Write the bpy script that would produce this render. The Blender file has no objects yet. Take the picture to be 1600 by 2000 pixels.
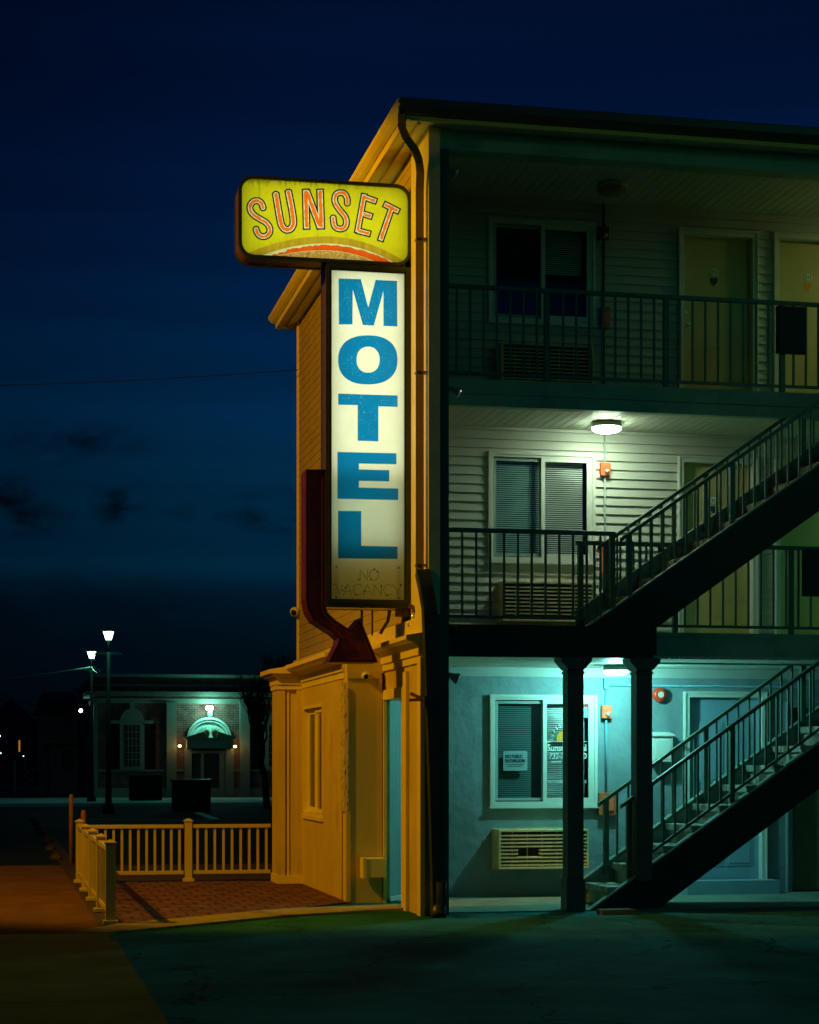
import bpy, bmesh, math, random
import numpy as np
from mathutils import Vector, Matrix, noise as mnoise
random.seed(7)
SC = bpy.context.scene
COL = SC.collection

# ---------------------------------------------------------------- camera
T = math.atan(.2107); F = 3750.0; HZ = 1490.0; CH = 1.5
RV = (math.cos(T), -math.sin(T)); FV = (math.sin(T), math.cos(T))
cam = bpy.data.cameras.new("camera"); camo = bpy.data.objects.new("camera", cam); COL.objects.link(camo)
camo.location = (0, 0, CH); camo.rotation_euler = (math.pi/2, 0, -T)
cam.sensor_width = 36; cam.lens = F/2000*36; cam.shift_y = (HZ-1000)/2000; cam.clip_end = 2000; cam.clip_start = .1
SC.camera = camo

# ---------------------------------------------------------------- world: late dusk sky
wd = bpy.data.worlds.new("World"); SC.world = wd; wd.use_nodes = True
nt = wd.node_tree; N = nt.nodes; Lk = nt.links; N.clear()
def s2l(c): return tuple(((v/255)/12.92 if v/255 <= .04045 else ((v/255+.055)/1.055)**2.4) for v in c)
out = N.new('ShaderNodeOutputWorld'); bg = N.new('ShaderNodeBackground'); Lk.new(bg.outputs[0], out.inputs[0])
tc = N.new('ShaderNodeTexCoord'); sep = N.new('ShaderNodeSeparateXYZ'); Lk.new(tc.outputs['Generated'], sep.inputs[0])
ramp = N.new('ShaderNodeValToRGB'); Lk.new(sep.outputs['Z'], ramp.inputs[0])
stops = [(0, (2, 5, 10)), (.05, (1, 10, 17)), (.07, (1, 14, 24)), (.088, (1, 20, 36)), (.1025, (1, 36, 56)), (.112, (1, 32, 54)), (.13, (1, 35, 57)), (.18, (1, 35, 65)),
         (.23, (1, 28, 61)), (.275, (1, 21, 53)), (.33, (1, 15, 44)), (.38, (1, 11, 34)), (.6, (1, 6, 26))]
cr = ramp.color_ramp
while len(cr.elements) > 1: cr.elements.remove(cr.elements[-1])
cr.elements[0].position = 0; cr.elements[0].color = s2l(stops[0][1]) + (1,)
for p, c in stops[1:]:
    e = cr.elements.new(p); e.color = s2l(c) + (1,)
# clouds: two stretched noises along the horizon
def wnode(t, **k):
    n = N.new(t)
    for a, b in k.items(): setattr(n, a, b)
    return n
mp = wnode('ShaderNodeMapping'); mp.inputs['Scale'].default_value = (26, 26, 60); mp.inputs['Location'].default_value = (.35, 0, .6)
Lk.new(tc.outputs['Generated'], mp.inputs[0])
n1 = wnode('ShaderNodeTexNoise'); n1.inputs['Scale'].default_value = 1.6; n1.inputs['Detail'].default_value = 6; n1.inputs['Roughness'].default_value = .55
Lk.new(mp.outputs[0], n1.inputs['Vector'])
r1 = wnode('ShaderNodeValToRGB'); Lk.new(n1.outputs[0], r1.inputs[0])
r1.color_ramp.elements[0].position = .38; r1.color_ramp.elements[1].position = .60
# a handful of small dark clouds, each round its own direction in the sky, torn by the noise
def _dir(x, y):
    v = Vector((FV[0]+(x-800)/F*RV[0], FV[1]+(x-800)/F*RV[1], (HZ-y)/F)); return v.normalized()
tot = None
for (x, y, rx, rz, k_) in ((150, 862, .034, .010, .75), (95, 880, .020, .010, .5), (12, 975, .016, .012, 1.0), (30, 1010, .026, .010, .9), (238, 985, .014, .013, .95), (545, 1003, .026, .011, .8), (430, 1000, .03, .006, .45), (80, 1260, .10, .035, .8)):
    c = _dir(x, y)
    vm = wnode('ShaderNodeVectorMath', operation='SUBTRACT'); Lk.new(tc.outputs['Generated'], vm.inputs[0]); vm.inputs[1].default_value = c
    vs_ = wnode('ShaderNodeVectorMath', operation='MULTIPLY'); Lk.new(vm.outputs[0], vs_.inputs[0]); vs_.inputs[1].default_value = (1/rx, 1/rx, 1/rz)
    ln = wnode('ShaderNodeVectorMath', operation='LENGTH'); Lk.new(vs_.outputs[0], ln.inputs[0])
    mr_ = wnode('ShaderNodeMapRange', interpolation_type='SMOOTHSTEP'); Lk.new(ln.outputs['Value'], mr_.inputs[0]); mr_.inputs[1].default_value = 1.5; mr_.inputs[2].default_value = .1; mr_.inputs[3].default_value = 0; mr_.inputs[4].default_value = k_
    if tot is None: tot = mr_.outputs[0]
    else:
        a_ = wnode('ShaderNodeMath', operation='MAXIMUM'); Lk.new(tot, a_.inputs[0]); Lk.new(mr_.outputs[0], a_.inputs[1]); tot = a_.outputs[0]
mul2 = wnode('ShaderNodeMath', operation='MULTIPLY'); Lk.new(tot, mul2.inputs[0]); Lk.new(r1.outputs[0], mul2.inputs[1])
mx = wnode('ShaderNodeMix', data_type='RGBA'); Lk.new(mul2.outputs[0], mx.inputs[0]); Lk.new(ramp.outputs[0], mx.inputs[6]); mx.inputs[7].default_value = s2l((1, 10, 22)) + (1,)
mp2 = wnode('ShaderNodeMapping'); mp2.inputs['Scale'].default_value = (1.2, 1.2, 34); mp2.inputs['Location'].default_value = (0, 0, .3); Lk.new(tc.outputs['Generated'], mp2.inputs[0])
n2 = wnode('ShaderNodeTexNoise'); n2.inputs['Scale'].default_value = 1.5; n2.inputs['Detail'].default_value = 4; Lk.new(mp2.outputs[0], n2.inputs['Vector'])
r2 = wnode('ShaderNodeMapRange'); Lk.new(n2.outputs[0], r2.inputs[0]); r2.inputs[1].default_value = .3; r2.inputs[2].default_value = .7; r2.inputs[3].default_value = .88; r2.inputs[4].default_value = 1.13
mm = wnode('ShaderNodeMix', data_type='RGBA', blend_type='MULTIPLY'); mm.inputs[0].default_value = 1; Lk.new(mx.outputs[2], mm.inputs[6]); Lk.new(r2.outputs[0], mm.inputs[7])
dt_ = wnode('ShaderNodeVectorMath', operation='DOT_PRODUCT'); Lk.new(tc.outputs['Generated'], dt_.inputs[0]); dt_.inputs[1].default_value = (RV[0], RV[1], 0)
gr_ = wnode('ShaderNodeMapRange', interpolation_type='SMOOTHSTEP'); Lk.new(dt_.outputs['Value'], gr_.inputs[0]); gr_.inputs[1].default_value = -.26; gr_.inputs[2].default_value = .0; gr_.inputs[3].default_value = .62; gr_.inputs[4].default_value = 1.28
mg = wnode('ShaderNodeMix', data_type='RGBA', blend_type='MULTIPLY'); mg.inputs[0].default_value = 1; Lk.new(mm.outputs[2], mg.inputs[6]); Lk.new(gr_.outputs[0], mg.inputs[7]); mm = mg
# a last trace of twilight from the sun well below the horizon behind the motel
sky = wnode('ShaderNodeTexSky', sky_type='NISHITA'); sky.sun_disc = False; sky.sun_elevation = math.radians(-6); sky.sun_rotation = math.radians(20)
sm = wnode('ShaderNodeMix', data_type='RGBA', blend_type='MULTIPLY'); sm.inputs[0].default_value = 1; Lk.new(sky.outputs[0], sm.inputs[6]); sm.inputs[7].default_value = (.0, .004, .006, 1)
ad = wnode('ShaderNodeMix', data_type='RGBA', blend_type='ADD'); ad.inputs[0].default_value = 1; Lk.new(mm.outputs[2], ad.inputs[6]); Lk.new(sm.outputs[2], ad.inputs[7])
Lk.new(ad.outputs[2], bg.inputs[0]); bg.inputs[1].default_value = 1.0

SC.view_settings.view_transform = 'Standard'; SC.view_settings.look = 'None'; SC.view_settings.exposure = 0; SC.view_settings.gamma = 1
SC.cycles.use_denoising = True; SC.cycles.max_bounces = 8; SC.cycles.transparent_max_bounces = 12
SC.cycles.sample_clamp_indirect = 3

# ---------------------------------------------------------------- street light and added fills, off the picture
def lamp(name, typ, loc, col, power, radius=.1, **k):
    l = bpy.data.lights.new(name, typ); l.color = col; l.energy = power
    if typ == 'POINT': l.shadow_soft_size = radius
    for a, b in k.items(): setattr(l, a, b)
    o = bpy.data.objects.new(name, l); o.location = loc; COL.objects.link(o); return o
SOD = (1, .44, .0)
sl_ = lamp('street_and_fill_light', 'SPOT', (-4.5, 18.2, 8.2), SOD, 2800, .15, spot_size=math.radians(84), spot_blend=.35, shadow_soft_size=.15)   # orange street light on the kerb left of the frame
sl_.rotation_euler = (Vector((4.0, 23.5, 2.6))-Vector((-4.5, 18.2, 8.2))).to_track_quat('-Z', 'Y').to_euler()
lamp('street_and_fill_light', 'POINT', (-9, 12.5, 8.5), (1, .75, .03), 190, .2)          # warm fill added to brighten the near pavement, no lamp known there
lamp('green_fill_light', 'POINT', (15, 4, 8.5), (.10, 1, .50), 190, 2.5)          # soft green fill added to light the balcony edges, no such lamp seen
SKYT = None

# ---------------------------------------------------------------- pixel helpers (photo of 1600 x 2000 -> real planes)
def ray(x, y):
    a = (x-800)/F; b = (HZ-y)/F
    return (FV[0]+a*RV[0], FV[1]+a*RV[1], b)
def atY(x, y, Y0):
    d = ray(x, y); t = Y0/d[1]; return (d[0]*t, Y0, CH+d[2]*t)
def atX(x, y, X0):
    d = ray(x, y); t = X0/d[0]; return (X0, d[1]*t, CH+d[2]*t)
def atZ(x, y, Z0=0):
    d = ray(x, y); t = (Z0-CH)/d[2]; return (d[0]*t, d[1]*t, Z0)

# ---------------------------------------------------------------- materials
MATS = {}
def mat(name, col, rough=.6, metal=0, var=.12, vs=3, bump=0, bs=30, spec=.4, stain=None, ss=1.2, sr=(.55, .7), stretch=None):
    m = bpy.data.materials.new(name); m.use_nodes = True; t = m.node_tree; n = t.nodes; l = t.links
    p = n['Principled BSDF']; p.inputs['Roughness'].default_value = rough; p.inputs['Metallic'].default_value = metal
    p.inputs['Specular IOR Level'].default_value = spec
    co = n.new('ShaderNodeTexCoord'); src = co.outputs['Object']
    if stretch:
        mpn = n.new('ShaderNodeMapping'); mpn.inputs['Scale'].default_value = stretch; l.new(src, mpn.inputs[0]); src = mpn.outputs[0]
    nz = n.new('ShaderNodeTexNoise'); nz.inputs['Scale'].default_value = vs; nz.inputs['Detail'].default_value = 6; nz.inputs['Roughness'].default_value = .62
    l.new(src, nz.inputs['Vector'])
    mr = n.new('ShaderNodeMapRange'); mr.inputs[1].default_value = .3; mr.inputs[2].default_value = .7
    mr.inputs[3].default_value = 1-var; mr.inputs[4].default_value = 1+var; l.new(nz.outputs[0], mr.inputs[0])
    mxn = n.new('ShaderNodeMix'); mxn.data_type = 'RGBA'; mxn.blend_type = 'MULTIPLY'; mxn.inputs[0].default_value = 1
    mxn.inputs[6].default_value = tuple(col)+(1,); l.new(mr.outputs[0], mxn.inputs[7]); last = mxn.outputs[2]
    if stain:
        nz2 = n.new('ShaderNodeTexNoise'); nz2.inputs['Scale'].default_value = ss; nz2.inputs['Detail'].default_value = 8; nz2.inputs['Roughness'].default_value = .7; l.new(src, nz2.inputs['Vector'])
        rr = n.new('ShaderNodeMapRange'); rr.inputs[1].default_value = sr[0]; rr.inputs[2].default_value = sr[1]; rr.clamp = True; l.new(nz2.outputs[0], rr.inputs[0])
        m2 = n.new('ShaderNodeMix'); m2.data_type = 'RGBA'; l.new(rr.outputs[0], m2.inputs[0]); l.new(last, m2.inputs[6]); m2.inputs[7].default_value = tuple(stain)+(1,); last = m2.outputs[2]
    l.new(last, p.inputs['Base Color'])
    rv = n.new('ShaderNodeMapRange'); rv.inputs[3].default_value = max(.05, rough-.12); rv.inputs[4].default_value = min(1, rough+.12); l.new(nz.outputs[0], rv.inputs[0]); l.new(rv.outputs[0], p.inputs['Roughness'])
    if bump:
        nb = n.new('ShaderNodeTexNoise'); nb.inputs['Scale'].default_value = bs; nb.inputs['Detail'].default_value = 5; l.new(src, nb.inputs['Vector'])
        b = n.new('ShaderNodeBump'); b.inputs['Strength'].default_value = 1; b.inputs['Distance'].default_value = bump; l.new(nb.outputs[0], b.inputs['Height']); l.new(b.outputs[0], p.inputs['Normal'])
    MATS[name] = m; return m
def emis(name, col, s):
    m = bpy.data.materials.new(name); m.use_nodes = True; t = m.node_tree; t.nodes.clear()
    o = t.nodes.new('ShaderNodeOutputMaterial'); e = t.nodes.new('ShaderNodeEmission'); e.inputs[0].default_value = tuple(col)+(1,); e.inputs[1].default_value = s
    t.links.new(e.outputs[0], o.inputs[0]); return m
def glass(name, tint=(.94, .98, .97), gl=.05):
    m = bpy.data.materials.new(name); m.use_nodes = True; t = m.node_tree; t.nodes.clear()
    o = t.nodes.new('ShaderNodeOutputMaterial'); a = t.nodes.new('ShaderNodeBsdfTransparent'); g = t.nodes.new('ShaderNodeBsdfGlossy')
    a.inputs[0].default_value = tint+(1,); g.inputs[0].default_value = (.9, .9, .9, 1); g.inputs[1].default_value = .04
    lw = t.nodes.new('ShaderNodeLayerWeight'); lw.inputs[0].default_value = .35
    mrn = t.nodes.new('ShaderNodeMapRange'); mrn.inputs[3].default_value = gl*.5; mrn.inputs[4].default_value = .7; t.links.new(lw.outputs[0], mrn.inputs[0])
    mx_ = t.nodes.new('ShaderNodeMixShader'); t.links.new(mrn.outputs[0], mx_.inputs[0]); t.links.new(a.outputs[0], mx_.inputs[1]); t.links.new(g.outputs[0], mx_.inputs[2]); t.links.new(mx_.outputs[0], o.inputs[0])
    return m
def lit_face(name):       # back-lit acrylic: printed colours are a mesh attribute, the light comes from tubes inside the cabinet
    m = bpy.data.materials.new(name); m.use_nodes = True; t = m.node_tree; t.nodes.clear()
    o = t.nodes.new('ShaderNodeOutputMaterial'); a = t.nodes.new('ShaderNodeAttribute'); a.attribute_name = 'Col'
    tr = t.nodes.new('ShaderNodeBsdfTranslucent'); df = t.nodes.new('ShaderNodeBsdfDiffuse'); gl = t.nodes.new('ShaderNodeBsdfGlossy'); gl.inputs[1].default_value = .25
    t.links.new(a.outputs[0], tr.inputs[0]); t.links.new(a.outputs[0], df.inputs[0])
    m1 = t.nodes.new('ShaderNodeMixShader'); m1.inputs[0].default_value = .25; t.links.new(tr.outputs[0], m1.inputs[1]); t.links.new(df.outputs[0], m1.inputs[2])
    m2 = t.nodes.new('ShaderNodeMixShader'); m2.inputs[0].default_value = .03; t.links.new(m1.outputs[0], m2.inputs[1]); t.links.new(gl.outputs[0], m2.inputs[2])
    t.links.new(m2.outputs[0], o.inputs[0]); return m

cream = mat('cream_paint', (.62, .50, .09), .55, var=.1, vs=1.5, bump=.002, bs=60, stain=(.36, .26, .05), ss=1.3, sr=(.56, .85), stretch=(1.6, 1.6, .8))
trimm = mat('trim_paint', (.76, .66, .14), .5, var=.06, vs=4, stain=(.48, .38, .08), ss=3, sr=(.62, .8))
siding = mat('vinyl_siding', (.56, .57, .50), .5, var=.06, vs=1.2, stain=(.34, .35, .28), ss=.9, sr=(.6, .85))
sidingc = mat('painted_siding', (.42, .34, .08), .6, var=.1, vs=2, stain=(.3, .24, .06), ss=1.3, sr=(.55, .8))
stucco = mat('blue_stucco', (.22, .30, .32), .75, var=.12, vs=2.2, bump=.02, bs=6, stain=(.16, .23, .25), ss=1.4, sr=(.5, .7))
white_tr = mat('white_trim', (.72, .74, .66), .45, var=.05, vs=6, stain=(.45, .45, .36), ss=5, sr=(.62, .8))
ceilm = mat('vinyl_ceiling', (.62, .63, .54), .5, var=.07, vs=1.3, stain=(.42, .42, .33), ss=1.1, sr=(.58, .8))
greenp = mat('green_beam_paint', (.26, .50, .38), .5, var=.12, vs=2, stain=(.14, .28, .2), ss=1.5, sr=(.5, .75))
darkbeam = mat('dark_beam_paint', (.015, .03, .028), .55, var=.15, vs=2)
postm = mat('column_paint', (.04, .10, .09), .5, var=.12, vs=3, stain=(.03, .07, .06), ss=3, sr=(.55, .75))
railm = mat('green_rail_paint', (.085, .16, .12), .38, var=.15, vs=8, stain=(.04, .07, .05), ss=10, sr=(.55, .7))
gutterm = mat('dark_gutter', (.07, .075, .06), .4, var=.15, vs=4)
gutl = mat('brown_downspout', (.22, .17, .06), .4, var=.15, vs=4)
darkpipe = mat('dark_pipe', (.03, .045, .04), .4, var=.2, vs=6)
stringm = mat('stringer_paint', (.012, .024, .022), .5, var=.2, vs=3)
treadm = mat('tread_concrete', (.40, .42, .36), .8, var=.25, vs=6, bump=.002, bs=60, stain=(.16, .15, .12), ss=4, sr=(.45, .62))
yellowdoor = mat('yellow_door', (.62, .50, .20), .45, var=.08, vs=2, stain=(.4, .32, .14), ss=2, sr=(.6, .8))
bluedoor = mat('blue_door', (.27, .43, .55), .4, var=.07, vs=2, stain=(.18, .3, .4), ss=3, sr=(.6, .8))
teal = mat('teal_door', (.24, .40, .40), .5, var=.08, vs=2)
olive_door = mat('dark_door', (.2, .16, .08), .5, var=.1)
redarrow = mat('red_arrow_metal', (.105, .020, .005), .34, var=.3, vs=5, spec=.4, stain=(.06, .012, .003), ss=6, sr=(.5, .7))
cabinet = mat('cabinet_brown', (.10, .05, .008), .28, var=.25, vs=5, spec=.6, stain=(.05, .03, .02), ss=5, sr=(.5, .7))
frameg = mat('cabinet_frame', (.030, .045, .025), .35, var=.2, vs=8)
inner = mat('cabinet_inside', (.6, .62, .5), .6, var=.02)
acm = mat('air_conditioner_tan', (.72, .62, .32), .5, var=.1, vs=6, stain=(.3, .23, .1), ss=4, sr=(.5, .75))
acd = mat('air_conditioner_dark', (.05, .05, .035), .7)
chrome = mat('chrome', (.5, .5, .46), .45, metal=1, var=.1)
bulbm = mat('reflector_bulb', (.75, .75, .68), .15, metal=.6, var=.1)
greym = mat('grey_metal', (.33, .42, .40), .4, var=.1, vs=8)
blackm = mat('black_metal', (.006, .008, .007), .7, var=.2, spec=.15)
plastic = mat('ivory_plastic', (.62, .6, .45), .4, var=.05)
redm = mat('red_bell', (.75, .05, .02), .3, var=.1)
redbox = mat('orange_box', (.95, .17, .07), .4, var=.1, vs=20)
paper = mat('paper', (.26, .38, .38), .8, var=.04)
ink = mat('ink', (.02, .07, .09), .8, var=0)
whiteink = mat('white_vinyl', (.85, .9, .85), .6, var=0)
sunink = mat('orange_vinyl', (1.0, .36, .01), .6, var=.05)
blindm = mat('blind_slat', (.92, .95, .92), .5, var=.05)
dark_in = mat('dark_interior', (.02, .03, .03), .9)
roofm = mat('asphalt_shingle', (.03, .03, .028), .9, var=.3, vs=20)
vinylf = mat('vinyl_fence', (.52, .45, .10), .38, var=.07, vs=5, stain=(.36, .3, .07), ss=6, sr=(.6, .75))
wood = mat('weathered_wood', (.26, .12, .06), .8, var=.3, vs=8, stretch=(6, 6, 1))
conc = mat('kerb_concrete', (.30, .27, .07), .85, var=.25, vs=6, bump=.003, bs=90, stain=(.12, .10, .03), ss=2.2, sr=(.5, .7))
walkc = mat('walkway_concrete', (.17, .24, .19), .85, var=.2, vs=5, bump=.002, bs=90, stain=(.09, .12, .09), ss=1.5, sr=(.5, .7))
pane = glass('window_glass'); pane_d = glass('office_glass', (.50, .68, .68), .1)
brickw = None
def brick_mat(name, c1, c2, mc, sx, sz, plane='XZ', rough=.8, off=.5, bumpd=.004, mort=.02):
    m = bpy.data.materials.new(name); m.use_nodes = True; t = m.node_tree; n = t.nodes; l = t.links; p = n['Principled BSDF']; p.inputs['Roughness'].default_value = rough
    p.inputs['Specular IOR Level'].default_value = .3
    co = n.new('ShaderNodeTexCoord'); se = n.new('ShaderNodeSeparateXYZ'); cb = n.new('ShaderNodeCombineXYZ'); l.new(co.outputs['Object'], se.inputs[0])
    nd = n.new('ShaderNodeTexNoise'); nd.inputs['Scale'].default_value = 1.3; nd.inputs['Detail'].default_value = 2; l.new(co.outputs['Object'], nd.inputs['Vector'])
    a, b = plane
    adx = n.new('ShaderNodeMath'); adx.operation = 'MULTIPLY_ADD'; l.new(nd.outputs[0], adx.inputs[0]); adx.inputs[1].default_value = .04 if plane == 'XY' else 0; l.new(se.outputs[a], adx.inputs[2])
    l.new(adx.outputs[0], cb.inputs[0]); l.new(se.outputs[b], cb.inputs[1])
    br = n.new('ShaderNodeTexBrick'); l.new(cb.outputs[0], br.inputs[0]); br.inputs['Color1'].default_value = c1+(1,); br.inputs['Color2'].default_value = c2+(1,); br.inputs['Mortar'].default_value = mc+(1,)
    br.inputs['Scale'].default_value = 1; br.inputs['Brick Width'].default_value = sx; br.inputs['Row Height'].default_value = sz; br.inputs['Mortar Size'].default_value = mort*sz*4; br.inputs['Bias'].default_value = 0; br.offset = off
    nz = n.new('ShaderNodeTexNoise'); nz.inputs['Scale'].default_value = 3; nz.inputs['Detail'].default_value = 8; l.new(co.outputs['Object'], nz.inputs['Vector'])
    mr = n.new('ShaderNodeMapRange'); mr.inputs[1].default_value = .3; mr.inputs[2].default_value = .7; mr.inputs[3].default_value = .55; mr.inputs[4].default_value = 1.35; l.new(nz.outputs[0], mr.inputs[0])
    mxn = n.new('ShaderNodeMix'); mxn.data_type = 'RGBA'; mxn.blend_type = 'MULTIPLY'; mxn.inputs[0].default_value = 1; l.new(br.outputs[0], mxn.inputs[6]); l.new(mr.outputs[0], mxn.inputs[7]); l.new(mxn.outputs[2], p.inputs['Base Color'])
    bu = n.new('ShaderNodeBump'); bu.invert = True; bu.inputs['Distance'].default_value = bumpd; l.new(br.outputs['Fac'], bu.inputs['Height'])
    nb = n.new('ShaderNodeTexNoise'); nb.inputs['Scale'].default_value = 70; l.new(co.outputs['Object'], nb.inputs['Vector'])
    b2 = n.new('ShaderNodeBump'); b2.inputs['Distance'].default_value = .003; l.new(nb.outputs[0], b2.inputs['Height']); l.new(bu.outputs[0], b2.inputs['Normal']); l.new(b2.outputs[0], p.inputs['Normal'])
    return m
pavers = brick_mat('brick_pavers', (.15, .065, .015), (.135, .056, .013), (.05, .026, .009), .22, .34, 'XY', bumpd=.008, mort=.014)
brickb = brick_mat('bank_brick', (.17, .075, .05), (.12, .05, .035), (.2, .18, .15), .22, .075, 'XZ', mort=.03)

def ground_mat(name, c, c2, rough, patch=.5, crack=True, grit=.3, spec=.06):
    m = bpy.data.materials.new(name); m.use_nodes = True; t = m.node_tree; n = t.nodes; l = t.links; p = n['Principled BSDF']
    co = n.new('ShaderNodeTexCoord'); O = co.outputs['Object']
    a = n.new('ShaderNodeTexNoise'); a.inputs['Scale'].default_value = patch; a.inputs['Detail'].default_value = 9; a.inputs['Roughness'].default_value = .65; l.new(O, a.inputs['Vector'])
    r = n.new('ShaderNodeValToRGB'); r.color_ramp.elements[0].position = .35; r.color_ramp.elements[1].position = .68; r.color_ramp.elements[0].color = c+(1,); r.color_ramp.elements[1].color = c2+(1,); l.new(a.outputs[0], r.inputs[0])
    g = n.new('ShaderNodeTexNoise'); g.inputs['Scale'].default_value = 140; g.inputs['Detail'].default_value = 2; l.new(O, g.inputs['Vector'])
    gm = n.new('ShaderNodeMapRange'); gm.inputs[1].default_value = .3; gm.inputs[2].default_value = .7; gm.inputs[3].default_value = 1-grit; gm.inputs[4].default_value = 1+grit*1.6; l.new(g.outputs[0], gm.inputs[0])
    mu = n.new('ShaderNodeMix'); mu.data_type = 'RGBA'; mu.blend_type = 'MULTIPLY'; mu.inputs[0].default_value = 1; l.new(r.outputs[0], mu.inputs[6]); l.new(gm.outputs[0], mu.inputs[7]); last = mu.outputs[2]
    if crack:
        wn = n.new('ShaderNodeTexNoise'); wn.inputs['Scale'].default_value = 2.2; wn.inputs['Detail'].default_value = 5; l.new(O, wn.inputs['Vector'])
        va = n.new('ShaderNodeVectorMath'); va.operation = 'MULTIPLY_ADD'; l.new(wn.outputs[1], va.inputs[0]); va.inputs[1].default_value = (.9, .9, 0); l.new(O, va.inputs[2])
        v = n.new('ShaderNodeTexVoronoi'); v.feature = 'DISTANCE_TO_EDGE'; v.inputs['Scale'].default_value = .55; l.new(va.outputs[0], v.inputs['Vector'])
        vr = n.new('ShaderNodeMapRange'); vr.inputs[1].default_value = 0; vr.inputs[2].default_value = .012; vr.inputs[3].default_value = .25; vr.inputs[4].default_value = 1; l.new(v.outputs['Distance'], vr.inputs[0])
        m3 = n.new('ShaderNodeMix'); m3.data_type = 'RGBA'; m3.blend_type = 'MULTIPLY'; m3.inputs[0].default_value = 1; l.new(last, m3.inputs[6]); l.new(vr.outputs[0], m3.inputs[7]); last = m3.outputs[2]
    l.new(last, p.inputs['Base Color'])
    rr = n.new('ShaderNodeMapRange'); rr.inputs[3].default_value = rough-.18; rr.inputs[4].default_value = rough+.15; l.new(a.outputs[0], rr.inputs[0]); l.new(rr.outputs[0], p.inputs['Roughness'])
    b = n.new('ShaderNodeBump'); b.inputs['Distance'].default_value = .012; l.new(g.outputs[0], b.inputs['Height']); l.new(b.outputs[0], p.inputs['Normal'])
    p.inputs['Specular IOR Level'].default_value = spec
    if spec > .1: p.inputs['Specular Tint'].default_value = (.22, 1, .92, 1)
    return m
asph = ground_mat('asphalt', (.009, .055, .062), (.032, .21, .22), .8, grit=.8, spec=.02)
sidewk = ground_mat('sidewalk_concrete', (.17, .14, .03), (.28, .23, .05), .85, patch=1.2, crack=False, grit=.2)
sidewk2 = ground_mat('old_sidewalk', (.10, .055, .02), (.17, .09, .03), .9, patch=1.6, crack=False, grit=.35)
roadm = ground_mat('street_asphalt', (.010, .014, .012), (.022, .03, .026), .8)
dirt = mat('dirt', (.05, .035, .022), .95, var=.5, vs=14, bump=.02, bs=18)
farwalk = mat('far_pavement', (.40, .66, .55), .8, var=.15, vs=1, stain=(.2, .2, .18), ss=.5, sr=(.5, .7))
stonem = mat('bank_stone', (.20, .24, .19), .7, var=.1, vs=1, stain=(.16, .19, .15), ss=.7, sr=(.5, .75))
housem = mat('house_siding', (.20, .21, .19), .7, var=.15)
housed = mat('house_dark', (.05, .045, .04), .8, var=.2)

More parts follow.
